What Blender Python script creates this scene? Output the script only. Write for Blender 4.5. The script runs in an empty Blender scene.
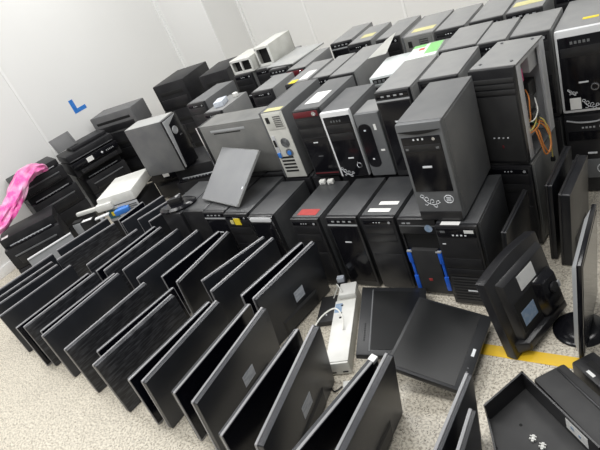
import bpy, bmesh, math, random
from mathutils import Vector, Matrix, Euler
random.seed(7)
scn = bpy.context.scene
COL = scn.collection
PI = math.pi
R = math.radians

# ------------------------------------------------------------------ materials
MATS = {}
def mat(name, col, rough=0.5, metal=0.0, spec=0.5, noise=None, bump=None, coat=0.0, alpha=1.0, trans=0.0):
    """noise = (second colour, scale, stretch xyz, low, high); bump = (scale, strength)"""
    m = bpy.data.materials.new(name); m.use_nodes = True
    nt = m.node_tree; b = nt.nodes['Principled BSDF']
    b.inputs['Base Color'].default_value = (*col, 1)
    b.inputs['Roughness'].default_value = rough
    b.inputs['Metallic'].default_value = metal
    b.inputs['Specular IOR Level'].default_value = spec
    b.inputs['Coat Weight'].default_value = coat
    b.inputs['Alpha'].default_value = alpha
    b.inputs['Transmission Weight'].default_value = trans
    if noise or bump:
        tc = nt.nodes.new('ShaderNodeTexCoord')
    if noise:
        c2, sc, st, lo, hi = noise
        mp = nt.nodes.new('ShaderNodeMapping'); mp.inputs['Scale'].default_value = st
        nz = nt.nodes.new('ShaderNodeTexNoise'); nz.inputs['Scale'].default_value = sc
        nz.inputs['Detail'].default_value = 5
        cr = nt.nodes.new('ShaderNodeValToRGB')
        cr.color_ramp.elements[0].position = lo; cr.color_ramp.elements[0].color = (*col, 1)
        cr.color_ramp.elements[1].position = hi; cr.color_ramp.elements[1].color = (*c2, 1)
        nt.links.new(tc.outputs['Object'], mp.inputs['Vector'])
        nt.links.new(mp.outputs['Vector'], nz.inputs['Vector'])
        nt.links.new(nz.outputs['Fac'], cr.inputs['Fac'])
        nt.links.new(cr.outputs['Color'], b.inputs['Base Color'])
    if bump:
        nb = nt.nodes.new('ShaderNodeTexNoise'); nb.inputs['Scale'].default_value = bump[0]
        bp = nt.nodes.new('ShaderNodeBump'); bp.inputs['Strength'].default_value = bump[1]
        bp.inputs['Distance'].default_value = 0.002
        nt.links.new(tc.outputs['Object'], nb.inputs['Vector'])
        nt.links.new(nb.outputs['Fac'], bp.inputs['Height'])
        nt.links.new(bp.outputs['Normal'], b.inputs['Normal'])
    MATS[name] = m
    return m

D3 = (1, 1, 1)
mat('shell_black', (.040, .042, .046), .42, noise=((.068, .069, .070), 9, D3, .35, .75), bump=(260, .08))
mat('shell_charcoal', (.110, .113, .118), .45, noise=((.150, .152, .151), 8, D3, .35, .75), bump=(260, .08))
mat('shell_grey', (.215, .218, .220), .45, noise=((.275, .275, .268), 8, D3, .35, .75), bump=(240, .06))
mat('shell_pale', (.36, .37, .37), .45, noise=((.44, .44, .42), 8, D3, .35, .75))
mat('ivory_steel', (.60, .60, .56), .45, noise=((.50, .50, .46), 10, D3, .4, .7))
mat('white_plastic', (.76, .76, .73), .4, noise=((.66, .66, .62), 12, D3, .4, .75))
mat('bright_steel', (.60, .61, .63), .42, metal=.2, noise=((.48, .49, .51), 14, (1, 1, .2), .4, .7))
mat('bezel_black', (.014, .014, .016), .32, noise=((.024, .024, .025), 14, D3, .4, .8))
mat('gloss_black', (.006, .006, .008), .16, spec=.35)
mat('matte_black', (.026, .026, .027), .55, noise=((.036, .036, .036), 20, D3, .4, .8))
mat('slot_black', (.004, .004, .004), .8)
mat('bezel_grey', (.12, .125, .13), .38, noise=((.15, .155, .16), 12, D3, .4, .8))
mat('bezel_grey_dark', (.020, .021, .023), .35, spec=.4)
mat('bezel_silver', (.36, .37, .38), .33)
mat('bezel_white', (.70, .71, .72), .3)
mat('dark_red', (.13, .014, .02), .35)
mat('chrome', (.75, .76, .78), .18, metal=1)
mat('badge_pale', (.72, .74, .76), .35)
mat('decal_white', (.68, .70, .72), .5)
mat('paper_white', (.80, .80, .78), .7, noise=((.62, .63, .64), 30, D3, .5, .8))
mat('paper_grey', (.60, .64, .70), .5, noise=((.42, .46, .54), 40, (1, 3, 3), .45, .65))
mat('label_blue', (.22, .32, .46), .5, noise=((.35, .42, .52), 50, D3, .45, .7))
mat('sticker_red', (.42, .045, .04), .5, noise=((.30, .03, .03), 30, D3, .4, .8))
mat('sticker_yellow', (.80, .62, .03), .55)
mat('tape_yellow_pale', (.60, .56, .27), .55, noise=((.5, .47, .25), 20, D3, .4, .8))
mat('strip_blue', (.02, .12, .62), .3)
mat('tape_blue', (.015, .16, .55), .55, noise=((.05, .25, .68), 40, D3, .4, .7))
mat('connector_blue', (.05, .2, .6), .4)
mat('pcb', (.03, .12, .16), .5, noise=((.10, .10, .08), 60, D3, .5, .6))
mat('pink_part', (.65, .05, .22), .45)
mat('wire_orange', (.62, .22, .05), .5)
mat('wire_yellow', (.62, .50, .12), .5)
mat('wire_white', (.75, .75, .70), .5)
mat('wire_green', (.15, .45, .20), .5)
mat('wire_black', (.012, .012, .012), .5)
mat('bag_pink', (.80, .10, .40), .28, noise=((.88, .48, .68), 12, (1, 1, .5), .40, .66), bump=(30, 1.0), alpha=.93)
mat('gloss_ivory', (.62, .66, .66), .22)
mat('printed_card', (.72, .78, .72), .35)
mat('print_green', (.22, .55, .18), .4)
mat('print_red', (.60, .06, .05), .4)
mat('screen', (.004, .0045, .008), .16, spec=.4)
mat('screen_dusty', (.008, .0085, .009), .33, spec=.35, noise=((.013, .0135, .014), 5, D3, .35, .75))
mat('edge_plastic', (.27, .27, .28), .30)
mat('led_green', (.35, .6, .5), .3)
# ribbed/brushed monitor backs
mat('back_brushed', (.013, .014, .017), .36, spec=.4, noise=((.055, .057, .064), 14, (1.2, 1, 9), .42, .66))
mat('back_smooth', (.017, .019, .024), .36, noise=((.026, .028, .034), 7, D3, .4, .75), bump=(420, .15))
mat('back_deep', (.009, .010, .013), .34, noise=((.018, .018, .020), 12, D3, .4, .75))
mat('printer_black', (.014, .014, .016), .45, spec=.3, noise=((.026, .026, .028), 10, D3, .4, .75), bump=(300, .1))
mat('printer_grey', (.12, .122, .125), .5, noise=((.15, .15, .152), 12, D3, .35, .75))
mat('side_grey', (.19, .195, .205), .40, noise=((.25, .255, .26), 3.5, D3, .35, .7))
mat('steel_dusty', (.135, .138, .135), .5, noise=((.20, .20, .19), 6, D3, .35, .7))

def wall_mat():
    m = mat('wall_panel', (.80, .80, .78), .42, spec=.35)
    nt = m.node_tree; b = nt.nodes['Principled BSDF']
    tc = nt.nodes.new('ShaderNodeTexCoord'); nz = nt.nodes.new('ShaderNodeTexNoise')
    nz.inputs['Scale'].default_value = 1.3; nz.inputs['Detail'].default_value = 6
    cr = nt.nodes.new('ShaderNodeValToRGB')
    cr.color_ramp.elements[0].color = (.77, .77, .755, 1); cr.color_ramp.elements[1].color = (.82, .82, .805, 1)
    nt.links.new(tc.outputs['Object'], nz.inputs['Vector']); nt.links.new(nz.outputs['Fac'], cr.inputs['Fac'])
    nt.links.new(cr.outputs['Color'], b.inputs['Base Color'])
wall_mat()
mat('wall_trim_paint', (.86, .86, .85), .35)

def floor_mat():
    m = mat('terrazzo', (.6, .57, .5), .38)
    nt = m.node_tree; b = nt.nodes['Principled BSDF']; L = nt.links.new
    tc = nt.nodes.new('ShaderNodeTexCoord')
    n0 = nt.nodes.new('ShaderNodeTexNoise'); n0.inputs['Scale'].default_value = 105; n0.inputs['Detail'].default_value = 3
    c0 = nt.nodes.new('ShaderNodeValToRGB')
    c0.color_ramp.elements[0].position = .36; c0.color_ramp.elements[0].color = (.36, .32, .255, 1)
    c0.color_ramp.elements[1].position = .56; c0.color_ramp.elements[1].color = (.66, .615, .52, 1)
    v = nt.nodes.new('ShaderNodeTexVoronoi'); v.inputs['Scale'].default_value = 150
    c1 = nt.nodes.new('ShaderNodeValToRGB')
    c1.color_ramp.elements[0].position = .22; c1.color_ramp.elements[0].color = (1, 1, 1, 1)
    c1.color_ramp.elements[1].position = .33; c1.color_ramp.elements[1].color = (0, 0, 0, 1)
    n2 = nt.nodes.new('ShaderNodeTexNoise'); n2.inputs['Scale'].default_value = 38
    c2 = nt.nodes.new('ShaderNodeValToRGB')
    c2.color_ramp.elements[0].position = .44; c2.color_ramp.elements[0].color = (0, 0, 0, 1)
    c2.color_ramp.elements[1].position = .54; c2.color_ramp.elements[1].color = (1, 1, 1, 1)
    mu = nt.nodes.new('ShaderNodeMath'); mu.operation = 'MULTIPLY'
    mx = nt.nodes.new('ShaderNodeMix'); mx.data_type = 'RGBA'
    for n in (n0, v, n2): L(tc.outputs['Object'], n.inputs['Vector'])
    L(n0.outputs['Fac'], c0.inputs['Fac']); L(v.outputs['Distance'], c1.inputs['Fac']); L(n2.outputs['Fac'], c2.inputs['Fac'])
    L(c1.outputs['Color'], mu.inputs[0]); L(c2.outputs['Color'], mu.inputs[1])
    L(mu.outputs[0], mx.inputs['Factor']); L(c0.outputs['Color'], mx.inputs['A'])
    mx.inputs['B'].default_value = (.06, .05, .035, 1)
    L(mx.outputs['Result'], b.inputs['Base Color'])
floor_mat()
mat('floor_paint_yellow', (.78, .50, .02), .45, noise=((.68, .45, .06), 30, D3, .45, .8))

# ------------------------------------------------------------------ mesh helpers
def box(bm, x0, x1, y0, y1, z0, z1, bev=0.0, seg=2, mtx=None):
    r = bmesh.ops.create_cube(bm, size=1)
    vs = r['verts']
    for v in vs:
        v.co = Vector((x0 + (v.co.x + .5) * (x1 - x0), y0 + (v.co.y + .5) * (y1 - y0), z0 + (v.co.z + .5) * (z1 - z0)))
    if bev > 0:
        es = list({e for v in vs for e in v.link_edges})
        r2 = bmesh.ops.bevel(bm, geom=es, offset=min(bev, .49 * min(abs(x1 - x0), abs(y1 - y0), abs(z1 - z0))), segments=seg, profile=.6, affect='EDGES')
        vs = list({v for f in r2['faces'] for v in f.verts} | {v for v in vs if v.is_valid})
    if mtx is not None:
        bmesh.ops.transform(bm, matrix=mtx, verts=vs)
    return vs

def frustum(bm, lo, hi, y0, y1, bev=0.0):
    """rectangle lo=(x0,x1,z0,z1) at y0 lofted to rectangle hi at y1"""
    a = [bm.verts.new((lo[i], y0, lo[j])) for i, j in ((0, 2), (1, 2), (1, 3), (0, 3))]
    b = [bm.verts.new((hi[i], y1, hi[j])) for i, j in ((0, 2), (1, 2), (1, 3), (0, 3))]
    fs = [bm.faces.new(a), bm.faces.new(b[::-1])]
    for k in range(4):
        fs.append(bm.faces.new((a[k], b[k], b[(k + 1) % 4], a[(k + 1) % 4])))
    bmesh.ops.recalc_face_normals(bm, faces=fs)
    if bev:
        es = list({e for f in fs for e in f.edges})
        bmesh.ops.bevel(bm, geom=es, offset=bev, segments=2, profile=.6, affect='EDGES')

def cyl(bm, c, axis, r, h, seg=20, r2=None):
    """cylinder starting at c along axis for h"""
    d = Vector(axis).normalized()
    q = Vector((0, 0, 1)).rotation_difference(d).to_matrix().to_4x4()
    m = Matrix.Translation(Vector(c) + d * h / 2) @ q
    bmesh.ops.create_cone(bm, cap_ends=True, segments=seg, radius1=r, radius2=r if r2 is None else r2, depth=h, matrix=m)

def ring(bm, c, axis, r, t, seg=24, ts=6):
    d = Vector(axis).normalized(); q = Vector((0, 0, 1)).rotation_difference(d)
    rows = []
    for i in range(seg):
        a = 2 * PI * i / seg; row = []
        for j in range(ts):
            b = 2 * PI * j / ts
            p = Vector(((r + t * math.cos(b)) * math.cos(a), (r + t * math.cos(b)) * math.sin(a), t * math.sin(b)))
            row.append(bm.verts.new(Vector(c) + q @ p))
        rows.append(row)
    for i in range(seg):
        for j in range(ts):
            bm.faces.new((rows[i][j], rows[(i + 1) % seg][j], rows[(i + 1) % seg][(j + 1) % ts], rows[i][(j + 1) % ts]))

def catmull(pts, n=6):
    P = [Vector(p) for p in pts]; P = [P[0] * 2 - P[1]] + P + [P[-1] * 2 - P[-2]]; out = []
    for i in range(1, len(P) - 2):
        for k in range(n):
            t = k / n
            out.append(.5 * ((2 * P[i]) + (P[i + 1] - P[i - 1]) * t + (2 * P[i - 1] - 5 * P[i] + 4 * P[i + 1] - P[i + 2]) * t * t + (3 * P[i] - P[i - 1] - 3 * P[i + 1] + P[i + 2]) * t ** 3))
    out.append(P[-2]); return out

def tube(bm, pts, r, seg=8, smooth=6):
    pts = catmull(pts, smooth) if smooth else [Vector(p) for p in pts]
    rows = []; up = Vector((0, 0, 1))
    for i, p in enumerate(pts):
        d = (pts[min(i + 1, len(pts) - 1)] - pts[max(i - 1, 0)]).normalized()
        s = d.cross(up)
        if s.length < .05: s = d.cross(Vector((0, 1, 0)))
        s.normalize(); u = s.cross(d)
        rows.append([bm.verts.new(p + r * (math.cos(2 * PI * j / seg) * s + math.sin(2 * PI * j / seg) * u)) for j in range(seg)])
    for i in range(len(rows) - 1):
        for j in range(seg):
            bm.faces.new((rows[i][j], rows[i][(j + 1) % seg], rows[i + 1][(j + 1) % seg], rows[i + 1][j]))
    bm.faces.new(rows[0][::-1]); bm.faces.new(rows[-1])

def prism_xz(bm, poly, y0, y1, bev=0.0):
    """polygon in x,z extruded from y0 to y1"""
    a = [bm.verts.new((x, y0, z)) for x, z in poly]; b = [bm.verts.new((x, y1, z)) for x, z in poly]
    fs = [bm.faces.new(a), bm.faces.new(b[::-1])]
    n = len(poly)
    for k in range(n):
        fs.append(bm.faces.new((a[k], b[k], b[(k + 1) % n], a[(k + 1) % n])))
    bmesh.ops.recalc_face_normals(bm, faces=fs)
    if bev:
        es = list({e for f in fs for e in f.edges})
        bmesh.ops.bevel(bm, geom=es, offset=bev, segments=2, profile=.6, affect='EDGES')

def roundrect(x0, x1, z0, z1, r, n=5):
    out = []
    for cx, cz, a0 in ((x1 - r, z0 + r, -90), (x1 - r, z1 - r, 0), (x0 + r, z1 - r, 90), (x0 + r, z0 + r, 180)):
        for k in range(n + 1):
            a = R(a0 + 90 * k / n); out.append((cx + r * math.cos(a), cz + r * math.sin(a)))
    return out

def mesh(name, bm, m, smooth=True):
    me = bpy.data.meshes.new(name)
    bmesh.ops.recalc_face_normals(bm, faces=bm.faces)
    bm.to_mesh(me); bm.free()
    me.materials.append(MATS[m])
    if smooth:
        for p in me.polygons: p.use_smooth = True
        try: me.set_sharp_from_angle(angle=R(32))
        except Exception: pass
    return me

def obj(name, bm, m, parent=None, label=None, smooth=True):
    o = bpy.data.objects.new(name, mesh(name, bm, m, smooth)); COL.objects.link(o)
    if parent: o.parent = parent
    if label: o['label'] = label
    return o

def part(name, parent, m, *boxes, bev=.002, label=None):
    bm = bmesh.new()
    for b in boxes: box(bm, *b, bev=bev)
    return obj(name, bm, m, parent, label)

def thing(name, label, cat, mtx, group=None):
    o = bpy.data.objects.new(name, None); COL.objects.link(o)
    o.empty_display_size = .05
    o.matrix_world = mtx
    o['label'] = label; o['category'] = cat
    if group: o['group'] = group
    return o

def tag(o, label, cat, group=None):
    o['label'] = label; o['category'] = cat
    if group: o['group'] = group
    return o

def structure(o): o['kind'] = 'structure'; return o

def copy_tree(o, parent=None):
    c = o.copy(); COL.objects.link(c)
    if parent: c.parent = parent
    for ch in list(o.children): copy_tree(ch, c)
    return c

def TR(x, y, z, yaw=0.0, pitch=0.0, roll=0.0):
    return Matrix.Translation((x, y, z)) @ Euler((R(pitch), R(roll), R(yaw)), 'XYZ').to_matrix().to_4x4()

def frame_mtx(o, ex, ez):
    """placement with local X along ex and local Z near ez"""
    x = Vector(ex).normalized(); z = Vector(ez); z = (z - x * z.dot(x)).normalized(); y = z.cross(x)
    m = Matrix((x, y, z)).transposed().to_4x4(); m.translation = Vector(o)
    return m

# ------------------------------------------------------------------ room
def room():
    bm = bmesh.new(); box(bm, -4.9, 3.0, -2.5, 4.95, -.1, 0); structure(obj('floor', bm, 'terrazzo', smooth=False))
    bm = bmesh.new(); box(bm, -4.82, -4.70, -2.5, 4.92, 0, 3.0); structure(obj('wall_left', bm, 'wall_panel', smooth=False))
    bm = bmesh.new(); box(bm, -4.70, 3.0, 4.72, 4.84, 0, 3.0); structure(obj('wall_back', bm, 'wall_panel', smooth=False))
    # boxed-in corner pillar
    bm = bmesh.new(); box(bm, -4.70, -4.05, 4.20, 4.72, 0, 3.0, bev=.004); structure(obj('wall_pillar', bm, 'wall_panel', smooth=False))
    # panel joints
    n = 0
    def joint(x0, x1, y0, y1):
        nonlocal n
        n += 1
        bm = bmesh.new(); box(bm, x0, x1, y0, y1, 0, 3.0, bev=.0015); structure(obj('trim_%d' % n, bm, 'wall_trim_paint', smooth=False))
    for y in (2.30, 1.25, .2, -.85, -1.9): joint(-4.70, -4.694, y - .012, y + .012)
    for x in (-3.24, -2.20, -1.16, -.12, .92, 1.96): joint(x - .012, x + .012, 4.714, 4.72)
    joint(-4.70, -4.675, 4.175, 4.20); joint(-4.05, -4.025, 4.695, 4.72)
    # yellow line painted on the floor
    bm = bmesh.new(); box(bm, -.95, 2.5, 1.298, 1.350, 0, .0012); structure(obj('floor_marking', bm, 'floor_paint_yellow', smooth=False))
    # baseboards
    bm = bmesh.new(); box(bm, -4.05, 3.0, 4.705, 4.72, 0, .08, bev=.002); structure(obj('baseboard_back', bm, 'wall_trim_paint'))
    bm = bmesh.new(); box(bm, -4.70, -4.685, -2.5, 4.2, 0, .08, bev=.002); structure(obj('baseboard_left', bm, 'wall_trim_paint'))
room()

bm = bmesh.new()
box(bm, -4.70, -4.6985, 2.69, 2.735, .835, .965); box(bm, -4.70, -4.6985, 2.735, 2.83, .835, .872)
bmesh.ops.remove_doubles(bm, verts=bm.verts, dist=1e-5)
tag(obj('tape_mark', bm, 'tape_blue', smooth=False), 'blue L-shaped tape mark stuck on the white wall above the printers', 'tape')

# ------------------------------------------------------------------ flat monitors on edge
MON = {}
def monitor_proto(kind, w, h, t, edge='edge_plastic'):
    key = (kind, round(w, 3), round(h, 3), t, edge)
    if key in MON: return MON[key]
    P = []
    # front frame: screen faces -Y (local y from -t/2), back faces +Y
    bm = bmesh.new()
    prism_xz(bm, roundrect(-w / 2, w / 2, 0, h, .006, 3), -t / 2, -t / 2 + .009, bev=.001)
    P.append(('bezel', mesh('bezel', bm, edge)))
    bm = bmesh.new(); b = .004
    box(bm, -w / 2 + b, w / 2 - b, -t / 2 - .0012, -t / 2 + .001, .012, h - b)
    P.append(('screen', mesh('screen', bm, 'screen' if kind != 'dusty' else 'screen_dusty', False)))
    # back cover
    bm = bmesh.new()
    prism_xz(bm, roundrect(-w / 2 + .0015, w / 2 - .0015, .0015, h - .0015, .006, 3), -t / 2 + .009, t / 2 - .003, bev=.0025)
    P.append(('back_cover', mesh('back_cover', bm, {'brushed': 'back_brushed', 'smooth': 'back_smooth', 'deep': 'back_deep', 'label': 'back_smooth'}.get(kind, 'back_smooth'))))
    bm = bmesh.new()
    frustum(bm, (-w * .30, w * .30, .012, h * .30), (-w * .27, w * .27, .018, h * .26), t / 2 - .004, t / 2 + .004, bev=.002)
    P.append(('port_cover', mesh('port_cover', bm, 'matte_black')))
    bm = bmesh.new()
    for k in range(4): box(bm, w / 2 - .03 - k * .018, w / 2 - .02 - k * .018, -t / 2 - .002, -t / 2, .008, .013, bev=.001)
    P.append(('menu_buttons', mesh('menu_buttons', bm, 'bezel_grey')))
    if kind == 'label':
        bm = bmesh.new(); box(bm, -w * .12, w * .03, t / 2 - .003, t / 2 - .0022, h * .38, h * .57)
        P.append(('rating_label', mesh('rating_label', bm, 'paper_grey', False)))
    MON[key] = P
    return P

def monitor(N, F, kind, show, label, lean=8.0, h=.32, L=None, t=.026, group='bare monitors standing on edge in rows', edge='edge_plastic'):
    """N, F: near and far ends of the top edge, seen from above"""
    N = Vector((*N, 0)); F = Vector((*F, 0)); u = (F - N); ln = L or u.length; u.normalize()
    n = Vector((u.y, -u.x, 0))                       # towards +X
    th = R(lean)
    wv = n * math.sin(th) + Vector((0, 0, math.cos(th)))
    topc = N + u * ln / 2
    base = topc - n * math.sin(th) * h
    base.z = abs(math.sin(th)) * t / 2 + .001
    tn = n * math.cos(th) - Vector((0, 0, math.sin(th)))
    if show == 'back': ex, ey = -u, tn
    else: ex, ey = u, -tn
    m = Matrix((ex, ey, wv)).transposed().to_4x4(); m.translation = base
    root = thing('monitor', label, 'monitor', m, group)
    for name, me in monitor_proto(kind, ln, h, t, edge):
        o = bpy.data.objects.new(name, me); COL.objects.link(o); o.parent = root
    return root

ORD = ['first', 'second', 'third', 'fourth', 'fifth', 'sixth', 'seventh', 'eighth', 'ninth', 'tenth', 'eleventh', 'twelfth', 'thirteenth', 'fourteenth', 'fifteenth', 'sixteenth', 'seventeenth', 'eighteenth', 'nineteenth', 'twentieth', 'twenty-first', 'twenty-second']
# front row, in order from the printers towards the open floor: N, F, kind, side shown, lean, thickness, size
ROW1 = [
 ((-3.585, .885), (-3.50, 1.30), 'smooth', 'back', 9, .026),
 ((-3.475, .83), (-3.385, 1.225), 'brushed', 'back', 8, .024),
 ((-3.385, .78), (-3.285, 1.205), 'smooth', 'back', 9, .026),
 ((-3.213, .734), (-3.13, 1.214), 'smooth', 'back', 9, .024),
 ((-2.935, .695), (-2.868, 1.165), 'screen', 'screen', 6, .022),
 ((-2.861, .71), (-2.795, 1.17), 'brushed', 'back', 6, .028),
 ((-2.695, .714), (-2.628, 1.19), 'screen', 'screen', 6, .022),
 ((-2.625, .689), (-2.58, 1.19), 'smooth', 'back', 6, .030),
 ((-2.35, .654), (-2.285, 1.145), 'brushed', 'back', 6.5, .032),
 ((-2.14, .693), (-2.06, 1.14), 'screen', 'screen', 4, .022),
 ((-2.062, .623), (-2.005, 1.09), 'brushed', 'back', 4, .034),
 ((-1.809, .614), (-1.755, 1.085), 'screen', 'screen', 10.5, .022),
 ((-1.714, .623), (-1.700, 1.095), 'smooth', 'back', 11.5, .030),
 ((-1.536, .620), (-1.524, 1.105), 'screen', 'screen', 10, .024),
 ((-1.402, .607), (-1.425, 1.095), 'label', 'back', 10, .030),
 ((-1.212, .533), (-1.205, 1.015), 'screen', 'screen', 9, .022),
 ((-1.048, .544), (-1.130, 1.045), 'label', 'back', 9, .034),
 ((-.945, .49), (-.845, .956), 'screen', 'screen', 10, .024),
 ((-.790, .505), (-.795, .975), 'smooth', 'back', 10, .032),
]
ROW1 += [((-.535, .64), (-.528, .955), 'smooth', 'back', 6, .024), ((-.474, .58), (-.484, .84), 'deep', 'back', 6, .024)]
LOOK = {'screen': 'monitor showing its glossy screen', 'brushed': 'monitor with streaky ribbed back', 'smooth': 'monitor with plain matte back', 'label': 'monitor with pale rating label', 'deep': 'monitor with deep black back'}
for i, (n, f, k, s, le, t) in enumerate(ROW1):
    r_ = monitor(n, f, k, s, '%s, %s from the printers in the front monitor row' % (LOOK[k], ORD[i]), le, t=t)
    if i in (17, 18):
        ln = (Vector(f) - Vector(n)).length
        part('corner_tag', r_, 'paper_white', (ln / 2 - .024, ln / 2 + .001, -t / 2 - .002, t / 2 - .002, .306, .321), bev=.001)
ROW2 = [
 ((-3.50, 1.335), (-3.385, 1.72), 'smooth', 'back', 8, .024),
 ((-3.35, 1.24), (-3.22, 1.66), 'brushed', 'back', 8, .026),
 ((-2.965, 1.225), (-2.885, 1.60), 'brushed', 'back', 7, .026),
 ((-2.815, 1.185), (-2.752, 1.638), 'screen', 'screen', 7, .022),
 ((-2.735, 1.195), (-2.671, 1.629), 'brushed', 'back', 7, .026),
 ((-2.575, 1.215), (-2.491, 1.613), 'smooth', 'back', 7, .026),
 ((-2.381, 1.165), (-2.308, 1.608), 'smooth', 'back', 7, .026),
 ((-2.22, 1.20), (-2.135, 1.605), 'screen', 'screen', 7, .022),
 ((-2.06, 1.175), (-2.052, 1.602), 'deep', 'back', 8, .028),
 ((-1.905, 1.20), (-1.765, 1.565), 'smooth', 'back', 7, .022),
 ((-1.787, 1.142), (-1.700, 1.56), 'smooth', 'back', 8, .024),
 ((-1.60, 1.14), (-1.510, 1.535), 'screen', 'screen', 8, .022),
 ((-1.508, 1.128), (-1.437, 1.54), 'label', 'back', 8, .028),
]
for i, (n, f, k, s, le, t) in enumerate(ROW2):
    monitor(n, f, k, s, '%s, %s from the printers in the second monitor row' % (LOOK[k], ORD[i]), le, t=t)
ROW3 = [
 ((-3.235, 1.70), (-3.21, 1.93), 'screen', 'screen', 6, .022),
 ((-3.14, 1.665), (-3.045, 2.0), 'smooth', 'back', 6, .022),
 ((-3.00, 1.70), (-2.875, 2.02), 'smooth', 'back', 6, .022),
 ((-2.855, 1.68), (-2.745, 1.99), 'deep', 'back', 6, .022),
]
for i, (n, f, k, s, le, t) in enumerate(ROW3):
    monitor(n, f, k, s, '%s, %s from the printers in the short third monitor row' % (LOOK[k], ORD[i]), le, t=t)

# ------------------------------------------------------------------ computer towers
def swirl(bm, cx, cz, s, y):
    """flower-and-tendril decal drawn as thin raised lines"""
    def line(pts, r=.0013): tube(bm, [(cx + s * a, y, cz + s * b) for a, b in pts], r, 5, 5)
    line([(-1.0, .9), (-.75, .4), (-.35, .05), (.1, -.15), (.6, -.05), (1.0, .15)])
    line([(-.6, .25), (-.75, .7), (-.45, .85), (-.3, .5), (-.55, .35)])
    line([(-.95, .75), (-1.2, .95), (-1.0, 1.2), (-.75, 1.0), (-.95, .8)])
    line([(-.2, 0), (-.1, .45), (.2, .5), (.25, .2), (0, .1)])
    line([(.1, -.15), (.25, -.45), (.55, -.45), (.5, -.2)])
    line([(.5, -.05), (.6, .3), (.85, .35), (.9, .15)])
    line([(-.4, .05), (-.6, -.2), (-.85, -.1)])

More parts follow.
